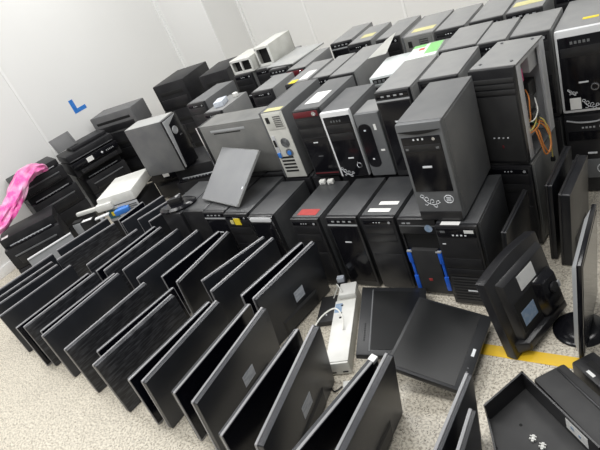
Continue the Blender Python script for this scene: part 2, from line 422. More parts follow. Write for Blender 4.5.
def tower(label, x, y, z=0.0, w=.175, d=.38, h=.414, yaw=0.0, style='plain', shell='shell_black', front='bezel_black',
          stickers=(), group=None, badge='mid', simple=False, name='computer_tower', lean=0.0):
    """(x, y): front corner nearest local -X; front looks along local -Y"""
    rot = Matrix.Rotation(R(yaw), 4, 'Z')
    c = Vector((x, y, z)) + rot @ Vector((w / 2, d / 2, 0))
    root = thing(name, label, 'computer', Matrix.Translation(c) @ rot @ Matrix.Rotation(R(lean), 4, 'Y'), group)
    f = -d / 2; W = w / 2
    def fp(nm, x0, x1, z0, z1, m, out=.003, bev=.0018, lab=None, base=0.0):
        return part(nm, root, m, (x0, x1, f + base - out, f + base + .004, z0, z1), bev=bev, label=lab)
    fz = .009
    if style not in ('rear', 'rear_black', 'open', 'ivory_open'):
        part('case_shell', root, shell, (-W, W, f + .022, d / 2, fz, h), bev=.004)
        part('side_panel', root, shell, (W - .001, W + .002, f + .035, d / 2 - .012, fz + .008, h - .010), bev=.0012)
        if not simple:
            part('side_panel', root, shell, (-W - .002, -W + .001, f + .035, d / 2 - .012, fz + .008, h - .010), bev=.0012)
    if z < .01 or not simple:
        for sx in (-1, 1):
            for yy in (f + .05, d / 2 - .04):
                bm = bmesh.new(); cyl(bm, (sx * (W - .03), yy, 0), (0, 0, 1), .011, fz + .002, 12); obj('foot', bm, 'slot_black', root)
    if style == 'hidden':
        part('front_bezel', root, front, (-W, W, f, f + .024, fz, h), bev=.006)
    elif style == 'plain':
        part('front_bezel', root, front, (-W, W, f, f + .024, fz, h), bev=.007)
        fp('control_strip', -W + .012, W - .012, h - .034, h - .014, 'gloss_black', .002)
        bm = bmesh.new()
        for k in range(3): box(bm, -.02 + k * .014, -.015 + k * .014, f - .0032, f, h - .026, h - .022)
        obj('indicator_lights', bm, 'badge_pale', root)
        bm = bmesh.new(); cyl(bm, (W - .026, f + .001, h - .024), (0, -1, 0), .006, .005, 16); obj('power_button', bm, 'bezel_silver', root)
        for k in range(2):
            fp('drive_cover', -W + .012, W - .012, h - .082 - k * .046, h - .041 - k * .046, front, .0025)
        if badge == 'mid':
            fp('badge', -.016, .016, h * .56, h * .56 + .006, 'badge_pale', .0015, .0005)
        elif badge == 'low':
            fp('badge', -.016, .016, h * .25, h * .25 + .006, 'badge_pale', .0015, .0005)
        fp('lower_panel', -W + .012, W - .012, fz + .02, h * .52, 'gloss_black' if badge else front, .002)
    elif style == 'banded':
        part('front_bezel', root, front, (-W, W, f, f + .024, fz, h), bev=.007)
        fp('control_strip', -W + .008, W - .008, h - .030, h - .010, 'gloss_black', .002)
        bm = bmesh.new()
        for k in range(4): box(bm, -.05 + k * .03, -.036 + k * .03, f - .0035, f, h - .024, h - .017)
        obj('usb_ports', bm, 'bezel_silver', root)
        fp('trim_band', -W + .003, W - .003, h - .046, h - .038, 'bezel_silver', .003)
        fp('badge', -.017, .017, h * .66, h * .66 + .007, 'badge_pale', .003, .0005)
        fp('front_panel', -W + .010, W - .010, fz + .03, h - .052, 'gloss_black', .002)
    elif style == 'swirl_grey':       # grey curved bezel with a black window, swirl decal and round emblem
        part('front_bezel', root, 'bezel_grey', (-W, W, f, f + .026, fz, h), bev=.010)
        bm = bmesh.new(); n = 12
        prism_xz(bm, [(-W + .008, h - .030)] + [(-W + .008 + (w - .016) * k / n, h - .030 - .013 * math.sin(PI * k / n)) for k in range(1, n)] + [(W - .008, h - .030)], f - .004, f + .004)
        obj('brow_groove', bm, 'slot_black', root)
        fp('front_window', -W + .014, W - .014, h * .33, h * .875, 'gloss_black', .003, .002)
        fp('optical_drive', -W + .017, W - .017, h * .735, h * .80, 'bezel_black', .005, .002)
        bm = bmesh.new()
        for k in range(3): box(bm, -.028 + k * .017, -.022 + k * .017, f - .0045, f, h * .845, h * .86)
        obj('indicator_lights', bm, 'badge_pale', root)
        bm = bmesh.new(); cyl(bm, (.05, f, h * .85), (0, -1, 0), .006, .006, 16); obj('power_button', bm, 'chrome', root)
        bm = bmesh.new()
        for sx in (-1, 1): box(bm, sx * .058 - .006, sx * .058 + .006, f - .0065, f, h * .755, h * .775, bev=.001)
        obj('drive_buttons', bm, 'bezel_grey', root)
        fp('badge', -.018, .018, h * .575, h * .575 + .008, 'badge_pale', .005, .0005)
        bm = bmesh.new(); swirl(bm, -.022, h * .20, .034, f - .0008); obj('swirl_decal', bm, 'decal_white', root)
        bm = bmesh.new(); ring(bm, (.048, f - .0006, h * .245), (0, 1, 0), .017, .0018)
        for k in (-1, 0, 1): box(bm, .039, .057, f - .0016, f, h * .245 + k * .007 - .0018, h * .245 + k * .007 + .0018)
        obj('round_emblem', bm, 'decal_white', root)
        fp('base_strip', -W + .004, W - .004, fz, h * .115, 'bezel_black', .003, .004)
    elif style == 'white_rim':        # black front in a white rim, chrome ring button, decal
        part('front_rim', root, 'bezel_white', (-W, W, f, f + .026, fz, h), bev=.009)
        fp('front_panel', -W + .014, W - .004, fz + .004, h - .024, 'gloss_black', .003, .006)
        fp('optical_drive', -W + .022, W - .012, h - .105, h - .066, 'bezel_black', .005, .002)
        bm = bmesh.new()
        for k in range(4): box(bm, -.030 + k * .016, -.022 + k * .016, f - .0042, f, h - .052, h - .042)
        obj('usb_ports', bm, 'bezel_grey', root)
        fp('drive_cover', -W + .022, W - .012, h - .150, h - .112, 'bezel_black', .0045, .002)
        fp('badge', -.002, .030, h * .31, h * .31 + .007, 'badge_pale', .0045, .0005)
        bm = bmesh.new(); ring(bm, (W - .035, f - .004, h * .20), (0, 1, 0), .013, .003); obj('power_button_ring', bm, 'chrome', root)
        bm = bmesh.new(); swirl(bm, -W + .055, h * .075, .032, f - .0035); obj('swirl_decal', bm, 'decal_white', root)
    elif style == 'white_frame':      # big white frame, glossy black front, white paper label
        part('front_rim', root, 'bezel_white', (-W, W, f, f + .028, fz, h), bev=.012)
        fp('front_panel', -W + .012, W - .012, fz + .016, h - .030, 'gloss_black', .003, .008)
        bm = bmesh.new()
        for k in range(5): box(bm, -.038 + k * .016, -.028 + k * .016, f - .0042, f, h - .062, h - .050)
        obj('usb_ports', bm, 'bezel_grey', root)
        fp('optical_drive', -W + .020, W - .020, h - .118, h - .076, 'bezel_black', .005, .002)
        fp('badge', -.020, .018, h * .385, h * .385 + .007, 'badge_pale', .0045, .0005)
        bm = bmesh.new(); ring(bm, (.040, f - .004, h * .325), (0, 1, 0), .014, .0035); obj('power_button_ring', bm, 'chrome', root)
        fp('paper_label', -.062, -.018, h * .075, h * .215, 'paper_white', .0036, 0)
        bm = bmesh.new(); swirl(bm, .022, h * .095, .030, f - .0035); swirl(bm, -.046, h * .27, .018, f - .0035); obj('swirl_decal', bm, 'decal_white', root)
    elif style == 'red_trim':
        part('front_bezel', root, front, (-W, W, f, f + .024, fz, h), bev=.006)
        fp('red_trim', -W + .006, W - .006, h - .038, h - .008, 'dark_red', .003, .003)
        bm = bmesh.new(); ring(bm, (W - .030, f - .004, h - .023), (0, 1, 0), .009, .0028); cyl(bm, (W - .03, f, h - .023), (0, -1, 0), .006, .005, 14)
        obj('power_button', bm, 'chrome', root)
        for k in range(2): fp('drive_cover', -W + .010, W - .010, h - .096 - k * .048, h - .052 - k * .048, front, .0025)
        fp('front_panel', -W + .010, W - .010, fz + .03, h - .155, 'gloss_black', .002)
        fp('badge', -.014, .014, h * .53, h * .53 + .006, 'badge_pale', .003, .0005)
        fp('name_strip', -.014, .016, h * .33, h * .33 + .004, 'bezel_grey', .003, .0005)
        fp('red_trim', -W + .008, W - .008, fz + .018, fz + .022, 'dark_red', .003, .0008)
    elif style == 'silver_oval':
        part('front_bezel', root, 'bezel_grey', (-W, W, f, f + .024, fz, h), bev=.006)
        bm = bmesh.new(); prism_xz(bm, roundrect(-W + .004, .008, fz + .05, h - .05, .028, 6), f - .002, f + .004); obj('oval_window', bm, 'gloss_black', root)
        bm = bmesh.new(); box(bm, -.030, -.020, f - .004, f, h - .085, h - .078); box(bm, -.030, -.020, f - .004, f, .10, .107)
        obj('indicator_lights', bm, 'badge_pale', root)
        fp('paper_label', .024, .036, h - .085, h - .055, 'paper_white', .001, 0)
        fp('paper_label', .026, .046, h * .42, h * .42 + .010, 'paper_white', .001, 0)
    elif style == 'silver_cap':
        part('front_bezel', root, front, (-W, W, f, f + .026, fz, h), bev=.010)
        bm = bmesh.new(); prism_xz(bm, roundrect(-W + .010, W - .010, h - .034, h - .010, .011, 6), f - .005, f + .004, bev=.002); obj('silver_cap', bm, 'bezel_white', root)
        bm = bmesh.new()
        tube(bm, [(-W + .006, f - .001, h * .3), (-W + .006, f - .001, h - .03), (-W + .016, f - .001, h - .008), (W - .016, f - .001, h - .008), (W - .006, f - .001, h - .03), (W - .006, f - .001, h * .3)], .0025, 6, 5)
        obj('silver_outline', bm, 'chrome', root)
        fp('front_panel', -W + .014, W - .014, fz + .02, h - .045, 'gloss_black', .003, .004)
    elif style == 'pod_emblem':      # black front split by a pale swoop with a large round button
        part('front_bezel', root, 'gloss_black', (-W, W, f, f + .026, fz, h), bev=.008)
        bm = bmesh.new()
        prism_xz(bm, [(-W, h - .006), (W - .02, h - .006), (-W + .045, h - .05), (-W + .030, h * .55), (-W + .012, fz + .02), (-W, fz + .02)], f - .003, f + .004, bev=.001)
        obj('silver_swoop', bm, 'bezel_silver', root)
        bm = bmesh.new(); ring(bm, (-.010, f - .004, h - .105), (0, 1, 0), .026, .005); cyl(bm, (-.010, f, h - .105), (0, -1, 0), .020, .006, 24)
        obj('power_button', bm, 'bezel_silver', root)
        fp('badge', .02, .045, h * .6, h * .6 + .006, 'bezel_grey', .003, .0005)
    elif style == 'blue_edges':      # open upper bay above a dark door with blue side strips
        part('front_bezel', root, front, (-W, W, f, f + .024, h - .075, h), (-W, -W + .008, f + .004, f + .024, fz, h - .07), (W - .008, W, f + .004, f + .024, fz, h - .07), (-W, W, f + .004, f + .024, fz, .03), bev=.004)
        fp('seam_trim', -W + .004, W - .004, h - .036, h - .031, 'bezel_grey', .002)
        bm = bmesh.new()
        for k in range(2): box(bm, -.062 + k * .022, -.048 + k * .022, f - .003, f, h - .022, h - .017)
        obj('usb_ports', bm, 'bezel_silver', root)
        bm = bmesh.new(); cyl(bm, (W - .034, f, h - .045), (0, -1, 0), .017, .003, 18); obj('power_button', bm, 'label_blue', root)
        part('open_bay', root, 'slot_black', (-W + .008, W - .008, f + .012, f + .020, h - .16, h - .07), bev=0)
        part('front_door', root, 'matte_black', (-W + .024, W - .024, f - .008, f + .018, .03, h - .155), bev=.003)
        for sx in (-1, 1):
            bm = bmesh.new()
            box(bm, sx * (W - .014) - .010, sx * (W - .014) + .010, f - .010, f + .012, h - .225, h - .165, bev=.004)
            box(bm, sx * (W - .014) - .006, sx * (W - .014) + .006, f - .006, f + .012, .10, h - .22, bev=.002)
            box(bm, sx * (W - .014) - .010, sx * (W - .014) + .010, f - .010, f + .012, .04, .115, bev=.004)
            obj('blue_strip', bm, 'strip_blue', root)
        fp('badge', -.012, .004, .09, .104, 'sticker_red', .009, .001)
        part('strip_cap', root, 'bezel_silver', (-W + .006, -W + .03, f - .011, f, h - .165, h - .158), bev=.001)
        part('strip_cap', root, 'bezel_silver', (W - .03, W - .006, f - .011, f, h - .165, h - .158), bev=.001)
    elif style == 'three_bay':       # plain office tower with wide drive covers and an open lower grille
        part('front_bezel', root, front, (-W, W, f, f + .024, fz, h), bev=.006)
        fp('control_strip', -W + .006, W - .006, h - .050, h - .010, 'gloss_black', .003)
        bm = bmesh.new()
        for k in range(4): box(bm, -.016 + k * .016, -.009 + k * .016, f - .005, f, h - .043, h - .038)
        obj('indicator_lights', bm, 'badge_pale', root)
        fp('paper_label', W - .050, W - .014, h - .030, h - .016, 'paper_white', .0042, 0)
        fp('usb_ports', -W + .02, -W + .04, h - .03, h - .02, 'bezel_grey', .004, .0005)
        fp('drive_cover', -W + .008, W - .008, h - .150, h - .058, 'bezel_black', .003, .003)
        fp('badge', -W + .018, -W + .032, h - .086, h - .081, 'badge_pale', .004, .0004)
        fp('drive_cover', -W + .008, W - .008, h - .205, h - .156, 'bezel_black', .003, .003)
        fp('drive_cover', -W + .008, W - .008, h - .245, h - .211, 'bezel_black', .003, .003)
        bm = bmesh.new()
        for k in range(9): box(bm, -W + .012, W - .012, f - .003, f + .002, fz + .02 + k * .015, fz + .027 + k * .015)
        obj('front_grille', bm, 'matte_black', root)
        fp('name_strip', -.010, .030, .085, .092, 'badge_pale', .004, .0005)
    elif style == 'ridged_tree':     # lower glossy front, grey foot panel with a round tree emblem
        part('front_bezel', root, front, (-W, W, f, f + .026, fz, h), bev=.009)
        bm = bmesh.new(); tube(bm, [(-W + .012, f - .002, h - .022), (-.03, f - .004, h - .034), (.03, f - .004, h - .034), (W - .012, f - .002, h - .022)], .004, 8, 6); obj('brow_trim', bm, 'bezel_silver', root)
        bm = bmesh.new()
        for k in range(4): box(bm, -.026 + k * .015, -.018 + k * .015, f - .003, f, h - .066, h - .058)
        obj('usb_ports', bm, 'bezel_silver', root)
        bm = bmesh.new(); cyl(bm, (.052, f, h - .060), (0, -1, 0), .008, .005, 16); obj('power_button', bm, 'bezel_silver', root)
        fp('optical_drive', -W + .014, W - .014, h - .125, h - .080, 'gloss_black', .003, .002)
        fp('badge', -.012, .026, h * .52, h * .52 + .008, 'badge_pale', .003, .0005)
        fp('foot_panel', -W + .004, W - .004, .085, .185, 'bezel_grey', .003, .003)
        bm = bmesh.new(); ring(bm, (.045, f - .003, .135), (0, 1, 0), .024, .0022); box(bm, .0432, .0468, f - .0042, f, .115, .150)
        for a in (-1, 1):
            for k in range(3): tube(bm, [(.045, f - .0036, .122 + k * .009), (.045 + a * .011, f - .0036, .130 + k * .009)], .0013, 5, 0)
        obj('tree_emblem', bm, 'decal_white', root)
    elif style in ('rear', 'rear_black'):
        st = 'ivory_steel' if style == 'rear' else 'steel_dusty'
        part('case_shell', root, shell, (-W + .001, W, f + .004, d / 2, fz, h), bev=.003)
        part('rear_panel', root, st, (-W + .006, W, f, f + .006, fz, h - .004), bev=.002)
        part('power_supply', root, st, (-W + .02, W - .012, f - .003, f + .002, h - .10, h - .012), bev=.002)
        bm = bmesh.new()
        for i in range(7):
            for j in range(6): box(bm, .004 + i * .0075, .009 + i * .0075, f - .0036, f - .002, h - .088 + j * .011, h - .081 + j * .011)
        obj('vent_grille', bm, 'slot_black', root)
        part('power_socket', root, 'slot_black', (-W + .026, -W + .048, f - .006, f, h - .062, h - .028), bev=.002)
        bm = bmesh.new(); cyl(bm, (.018, f + .001, h * .55), (0, -1, 0), .028, .003, 24)
        for q in (.009, .017, .025): ring(bm, (.018, f - .003, h * .55), (0, 1, 0), q, .0016, 20, 5)
        obj('fan_grille', bm, 'bezel_grey' if style == 'rear' else 'slot_black', root)
        bm = bmesh.new(); cyl(bm, (.022, f + .001, h * .40), (0, -1, 0), .024, .003, 24); obj('fan_vent', bm, 'bezel_grey', root)
        bm = bmesh.new(); cyl(bm, (.022, f - .001, h * .40), (0, -1, 0), .013, .005, 20); obj('fan_hub', bm, 'connector_blue', root)
        part('port_plate', root, 'bright_steel', (-W + .014, -W + .036, f - .003, f + .002, h * .34, h * .66), bev=.001)
        part('video_port', root, 'connector_blue', (-W + .014, -W + .034, f - .008, f, h * .34, h * .41), bev=.001)
        part('network_port', root, 'slot_black', (-W + .016, -W + .032, f - .005, f, h * .50, h * .60), bev=.001)
        for k in range(5): part('slot_cover', root, 'slot_black', (-W + .022, W - .038, f - .002, f + .001, .045 + k * .021, .055 + k * .021), bev=0)
        part('side_rail', root, 'shell_charcoal', (-W - .010, -W, f + .002, d / 2, fz, h), bev=.002)
    # stickers: (face, u0, u1, v0, v1, material) face top: x, y ; front: x, z
    for s in stickers:
        face, a0, a1, b0, b1, m = s[:6]; nm = s[6] if len(s) > 6 else 'sticker'
        if face == 'top':
            part(nm, root, m, (a0, a1, f + b0, f + b1, h - .0003, h + .0012), bev=0)
        else:
            part(nm, root, m, (a0, a1, f - .0055, f + .002, b0, b1), bev=0)
    return root

G1 = 'towers at the front of the lower layer'; G2 = 'towers on the upper layer'; GH = 'towers buried in the lower layer'
# lower layer, front row
tower('black tower with a silver-white cap on its front, standing beside the red-stickered tower', -1.87, 1.61, 0, .165, .34, .412, 0, 'silver_cap', 'shell_black', group=G1)
tower('black tower with a red sticker on its top edge, in the lower front layer', -1.575, 1.585, 0, .165, .34, .412, 0, 'plain', 'shell_black', group=G1, badge=None,
      stickers=[('top', -.055, .055, .035, .085, 'sticker_red')])
tower('black lower tower with a silver badge between the red-stickered and white-taped towers', -1.375, 1.60, 0, .165, .34, .412, 0, 'banded', 'shell_black', group=G1)
tower('black lower tower with two torn white tape strips on its dusty top', -1.19, 1.60, 0, .165, .34, .412, 0, 'plain', 'shell_black', group=G1, badge=None,
      stickers=[('top', -.03, .062, .10, .125, 'paper_white', 'tape_strip'), ('top', -.06, .045, .045, .07, 'paper_white', 'tape_strip')])
tower('black lower tower with bright blue edge strips on its front door', -1.005, 1.59, 0, .165, .34, .412, 0, 'blue_edges', 'shell_black', group=G1)
tower('black office tower supporting the grey swirl tower, with white label on its control strip', -.825, 1.545, 0, .165, .37, .412, 0, 'three_bay', 'shell_black', group=G1,
      stickers=[('top', -.06, .015, .008, .03, 'paper_white', 'label_strip')])
tower('black lower tower with a yellow sticker, under the leaning grey side panel', -2.07, 1.63, 0, .175, .38, .412, 0, 'plain', 'shell_black', group=G1, badge=None,
      stickers=[('front', -.02, .025, .345, .385, 'sticker_yellow'), ('front', -.05, -.028, .350, .372, 'tape_yellow_pale')])
tower('black lower tower beside the oval monitor foot, next to the yellow-stickered tower', -2.258, 1.65, 0, .172, .37, .412, 0, 'banded', 'shell_black', group=G1)
# lower layer behind
tower('dark grey-sided tower under the open computer with orange wires', -.735, 1.985, 0, .178, .34, .411, -6, 'plain', 'steel_dusty', group=G1, badge=None)
tower('lower black tower with round tree emblem, under the white-framed tower', -.505, 2.395, 0, .195, .40, .412, 0, 'ridged_tree', 'shell_black', group=G1)

# upper layer
tower('grey tower with white swirl decal, standing alone atop the front lower towers', -.885, 1.575, .413, .175, .38, .425, 0, 'swirl_grey', 'shell_charcoal', group=G2)
tower('white-rimmed black tower with chrome ring button and swirl decal near its foot', -1.46, 1.945, .413, .165, .30, .364, 0, 'white_rim', 'shell_charcoal', group=G2)
tower('black tower with dark red trim strips, beside the white-rimmed tower', -1.632, 1.965, .413, .160, .40, .386, 0, 'red_trim', 'shell_charcoal', group=G2,
      stickers=[('top', -.045, .045, .08, .22, 'paper_white', 'paper_label')])
tower('tower turned backwards showing ivory rear panel with slots and a blue fan hub', -1.845, 1.975, .413, .145, .40, .402, 0, 'rear', 'shell_charcoal', group=G2,
      stickers=[('top', -.05, .06, .01, .05, 'tape_yellow_pale', 'tape_strip')])
tower('slim silver case with black oval window, wedged beside the white-rimmed tower', -1.275, 1.94, .413, .125, .165, .335, 0, 'silver_oval', 'shell_grey', group=G2)
tower('black tower with silver badge and dusty top, behind the silver oval case', -1.135, 1.93, .413, .165, .37, .425, 0, 'banded', 'shell_grey', group=G2)
tower('plain dusty tower behind the grey swirl tower, in front of the striped-top one', -.952, 1.985, .413, .17, .325, .425, 0, 'plain', 'shell_grey', group=G2)
tower('tower half hidden between the open computer and the white-framed tower', -.678, 2.385, .413, .165, .31, .405, 0, 'plain', 'shell_grey', group=G2)
tower('white-framed glossy black tower with paper label, stacked on the tree emblem tower', -.505, 2.40, .413, .195, .42, .387, 0, 'white_frame', 'shell_grey', group=G2,
      stickers=[('top', .0, .06, .10, .125, 'sticker_yellow')])
tower('long dusty tower with white top label, behind the red-trimmed tower', -1.653, 2.402, .413, .155, .46, .385, 0, 'plain', 'shell_grey', group=G2)
tower('pale-topped tower with a square yellow sticker at its front edge', -1.980, 2.418, .413, .155, .36, .385, 0, 'plain', 'shell_grey', group=G2,
      stickers=[('top', -.055, -.005, .01, .06, 'sticker_yellow'), ('top', .0, .06, .05, .18, 'paper_white', 'paper_label')])
tower('narrow dusty tower squeezed behind the backwards ivory tower', -1.795, 2.429, .413, .125, .36, .385, 0, 'plain', 'shell_grey', group=G2)
tower('dusty plain tower behind the tower with the silver badge', -.985, 2.345, .413, .17, .33, .42, 0, 'plain', 'shell_grey', group=G2)
tower('narrow dusty tower behind the open computer with orange wires', -.81, 2.345, .413, .125, .31, .415, 0, 'plain', 'shell_grey', group=G2)
tower('tower turned backwards with black port panel and pale yellow tape on top', -1.32, 2.72, .413, .175, .37, .422, 0, 'rear_black', 'shell_grey', group=G2,
      stickers=[('top', -.06, .07, .06, .12, 'tape_yellow_pale', 'tape_strip')])
tower('dusty tower behind the white card box in the third row', -1.14, 2.72, .413, .16, .38, .415, 0, 'plain', 'shell_grey', group=G2)
tower('dark-fronted tower near the wall, beside the one with wide yellow top tape', -.945, 2.70, .413, .165, .38, .425, 0, 'plain', 'shell_grey', group=G2)
tower('tower near the wall with a wide yellow tape across its top', -.765, 2.70, .413, .165, .38, .425, 0, 'banded', 'shell_grey', group=G2,
      stickers=[('top', -.07, .07, .10, .17, 'tape_yellow_pale', 'tape_strip')])
tower('pale tower near the wall behind the white-framed tower', -.575, 2.83, .413, .165, .38, .42, 0, 'plain', 'shell_pale', group=G2)
tower('black tower by the back wall with a yellow patch on top', -1.832, 2.978, .413, .165, .36, .385, 0, 'plain', 'shell_grey', group=G2,
      stickers=[('top', -.03, .06, .10, .17, 'tape_yellow_pale', 'tape_strip')])
tower('black tower by the back wall beside the yellow-patched one', -2.043, 3.115, .413, .165, .36, .385, 0, 'banded', 'shell_grey', group=G2)
tower('dusty tower behind the long tower, ahead of the yellow-patched one', -1.605, 2.936, .413, .16, .38, .385, 0, 'plain', 'shell_grey', group=G2)
tower('small red-trimmed tower in the back rows, before the pale sheet lid', -2.160, 2.703, .413, .145, .36, .385, 0, 'red_trim', 'shell_grey', group=G2)
tower('black tower under the pale sheet lid near the back wall', -2.387, 2.809, .413, .16, .36, .385, 0, 'banded', 'shell_grey', group=G2)
tower('dusty tower behind the slotted side-facing case', -2.239, 2.397, .413, .165, .27, .385, 0, 'plain', 'shell_grey', group=G2)
tower('dusty low tower behind the slotted case, next to the swoop tower', -2.62, 2.30, .413, .165, .30, .34, 0, 'plain', 'shell_grey', group=G2)
tower('long dark tower reaching back from the silver-swoop tower', -2.872, 2.418, .413, .175, .36, .385, 0, 'plain', 'shell_charcoal', group=G2)
tower('dusty tower carrying the small ivory open cases', -2.777, 2.872, .413, .175, .38, .385, 0, 'plain', 'shell_grey', group=G2)
tower('dusty tower beneath the taller ivory case by the pillar', -2.577, 2.893, .413, .165, .42, .385, 0, 'plain', 'shell_grey', group=G2)
tower('big dusty grey case standing sideways with slots along its side', -2.455, 2.235, .413, .175, .565, .345, -90, 'plain', 'steel_dusty', group=G2)
tower('charcoal tower with silver swoop and large round button, turned sideways', -3.05, 2.30, .346, .18, .38, .405, 101, 'pod_emblem', 'shell_charcoal', group=G2)

# side details of the sideways slotted case
_c = [o for o in bpy.data.objects if o.get('label', '').startswith('big dusty grey case')][0]
part('silver_front_edge', _c, 'chrome', (.0885, .0945, -.288, -.276, .012, .345), bev=.002)
part('side_slot', _c, 'slot_black', (.0885, .0902, -.16, .06, .285, .292), bev=0)
part('side_slot', _c, 'bezel_silver', (.0885, .0905, -.18, .10, .298, .312), bev=.001)

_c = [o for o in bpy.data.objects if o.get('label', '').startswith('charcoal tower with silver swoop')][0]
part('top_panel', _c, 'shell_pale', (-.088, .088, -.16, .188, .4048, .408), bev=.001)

# buried towers of the lower layer that carry the upper one
hid = None
def hidden(x, y, w=.172, d=.37, h=.411):
    global hid
    if hid is None:
        hid = tower('plain black computer tower buried in the lower layer beneath other towers', x, y, 0, w, d, h, 0, 'hidden', 'shell_black', group=GH, simple=True)
        hid['_'] = 0; del hid['_']
        return hid
    c = copy_tree(hid); c.location = (x + w / 2, y + d / 2, 0); c.scale = (w / .172, d / .37, 1); return c
for x in (-1.86, -1.67, -1.48, -1.29, -1.10, -.915): hidden(x, 1.975, d=.37)
for x in (-2.59, -2.40, -2.21, -2.02, -1.83, -1.64, -1.45, -1.26, -1.07, -.88, -.69): hidden(x, 2.365)
for x in (-2.59, -2.40, -2.21, -2.02, -1.83, -1.64, -1.45, -1.26, -1.07, -.88, -.69): hidden(x, 2.745)
for x in (-2.78, -2.40, -2.21, -2.02, -1.83, -1.64): hidden(x, 3.125)
hidden(-2.78, 2.745)
for x in (-2.44, -2.25, -2.06): hidden(x, 2.03, d=.325)
hidden(-2.78, 2.37)
hidden(-.50, 2.83)

# ------------------------------------------------------------------ the open computer with hanging wires
def open_tower():
    w, d, h = .185, .31, .425; W = w / 2; f = -d / 2
    root = thing('open_computer', 'black tower with its side off, showing bare steel and hanging orange wires', 'computer', TR(-.652, 1.985, .413, -8) @ Matrix.Translation((0, d / 2, 0)), G2)
    part('top_panel', root, 'shell_grey', (-W, W, f + .022, d / 2, h - .006, h), bev=.002)
    part('bottom_panel', root, 'shell_charcoal', (-W, W, f + .022, d / 2, .006, .012), bev=.002)
    part('side_panel', root, 'shell_charcoal', (-W, -W + .004, f + .022, d / 2, .012, h - .006), bev=.001)
    part('rear_panel', root, 'bright_steel', (-W + .004, W, d / 2 - .006, d / 2, .012, h - .006), bev=.001)
    part('front_bezel', root, 'bezel_black', (-W, W, f, f + .024, .006, h), bev=.008)
    for k in range(3): part('ridge', root, 'matte_black', (-W + .006, W - .006, f - .004, f + .004, h - .058 - k * .024, h - .040 - k * .024), bev=.003)
    part('front_panel', root, 'matte_black', (-W + .008, W - .008, f - .003, f + .004, .02, h - .115), bev=.002)
    bm = bmesh.new()
    for k in range(4): box(bm, -.035 + k * .019, -.028 + k * .019, f - .0045, f, .128, .133)
    obj('indicator_lights', bm, 'badge_pale', root)
    part('badge', root, 'dark_red', (-.004, .003, f - .0042, f, .082, .096), bev=.0005)
    for sx in (-1, 1):
        for yy in (f + .06, d / 2 - .03):
            bm = bmesh.new(); cyl(bm, (sx * (W - .03), yy, h), (0, 0, 1), .006, .004, 12); obj('top_screw', bm, 'bezel_grey', root)
    part('chassis_front', root, 'bright_steel', (-W + .004, W - .002, f + .026, f + .032, .012, h - .008), bev=.001)
    part('chassis_edge', root, 'bright_steel', (W - .014, W - .001, f + .024, f + .064, .012, h - .008), (W - .014, W - .001, d / 2 - .045, d / 2 - .004, .012, h - .008), (W - .012, W - .003, f + .05, d / 2 - .02, h - .022, h - .008), bev=.001)
    part('inner_wall', root, 'ivory_steel', (-W + .0045, -W + .0075, f + .03, d / 2 - .008, .014, h - .010), bev=0)
    part('motherboard', root, 'pcb', (-W + .008, -W + .012, f + .06, d / 2 - .02, .10, h - .11), bev=0)
    part('power_supply', root, 'bright_steel', (-W + .010, W - .022, d / 2 - .12, d / 2 - .008, h - .105, h - .012), bev=.002)
    part('hard_drive', root, 'matte_black', (-W + .02, W - .006, f + .034, f + .15, .185, .250), bev=.003)
    part('drive_cage', root, 'bright_steel', (-W + .016, -W + .020, f + .033, f + .16, .03, .30), (W - .020, W - .016, f + .033, f + .09, .03, .17), bev=.001)
    part('optical_drive', root, 'bezel_silver', (-W + .018, W - .012, f + .034, f + .17, .085, .125), bev=.002)
    part('memory_clip', root, 'pink_part', (-W + .03, W - .012, f + .065, f + .085, h - .125, h - .065), (-W + .03, W - .014, f + .095, f + .105, h - .10, h - .05), bev=.001)
    part('heat_sink', root, 'matte_black', (-W + .014, W - .04, d / 2 - .11, d / 2 - .04, .20, .27), bev=.002)
    def wire(pts, m, r=.0028):
        bm = bmesh.new(); tube(bm, pts, r, 7, 7); obj('wire', bm, m, root)
    x = W
    wire([(x - .03, f + .14, .27), (x - .004, f + .10, .255), (x + .004, f + .075, .22), (x + .002, f + .07, .17), (x - .02, f + .08, .15)], 'wire_orange')
    wire([(x - .03, f + .12, .13), (x + .012, f + .08, .115), (x + .024, f + .085, .05), (x + .030, f + .10, -.005), (x + .032, f + .15, .0), (x + .026, f + .18, .06), (x + .01, f + .17, .11), (x - .02, f + .15, .12)], 'wire_orange', .0034)
    wire([(x - .03, f + .13, .125), (x + .014, f + .10, .105), (x + .026, f + .10, .04), (x + .032, f + .13, -.012), (x + .030, f + .17, .02), (x + .012, f + .16, .10), (x - .03, f + .14, .12)], 'wire_orange', .0034)
    wire([(x - .02, f + .16, .14), (x + .014, f + .165, .12), (x + .026, f + .17, .05), (x + .030, f + .165, -.03), (x + .030, f + .165, -.06)], 'wire_yellow')
    wire([(x - .02, f + .05, .11), (x + .008, f + .07, .12), (x + .012, f + .12, .125), (x - .01, f + .17, .135)], 'wire_orange')
    wire([(x - .03, f + .06, .17), (x + .006, f + .08, .16), (x + .010, f + .13, .18), (x - .01, f + .17, .22)], 'wire_white')
    wire([(x - .02, f + .06, .19), (x + .006, f + .10, .14), (x + .004, f + .14, .115), (x - .02, f + .17, .11)], 'wire_green')
    wire([(x - .02, f + .17, .19), (x + .006, f + .12, .165), (x + .008, f + .08, .135), (x - .01, f + .05, .12)], 'wire_yellow')
    bm = bmesh.new(); box(bm, x + .022, x + .038, f + .157, f + .173, -.075, -.055, bev=.002); obj('plug', bm, 'slot_black', root)
    bm = bmesh.new(); box(bm, x - .03, x + .006, f + .09, f + .15, .135, .185, bev=.003); obj('plug', bm, 'bezel_black', root)
open_tower()

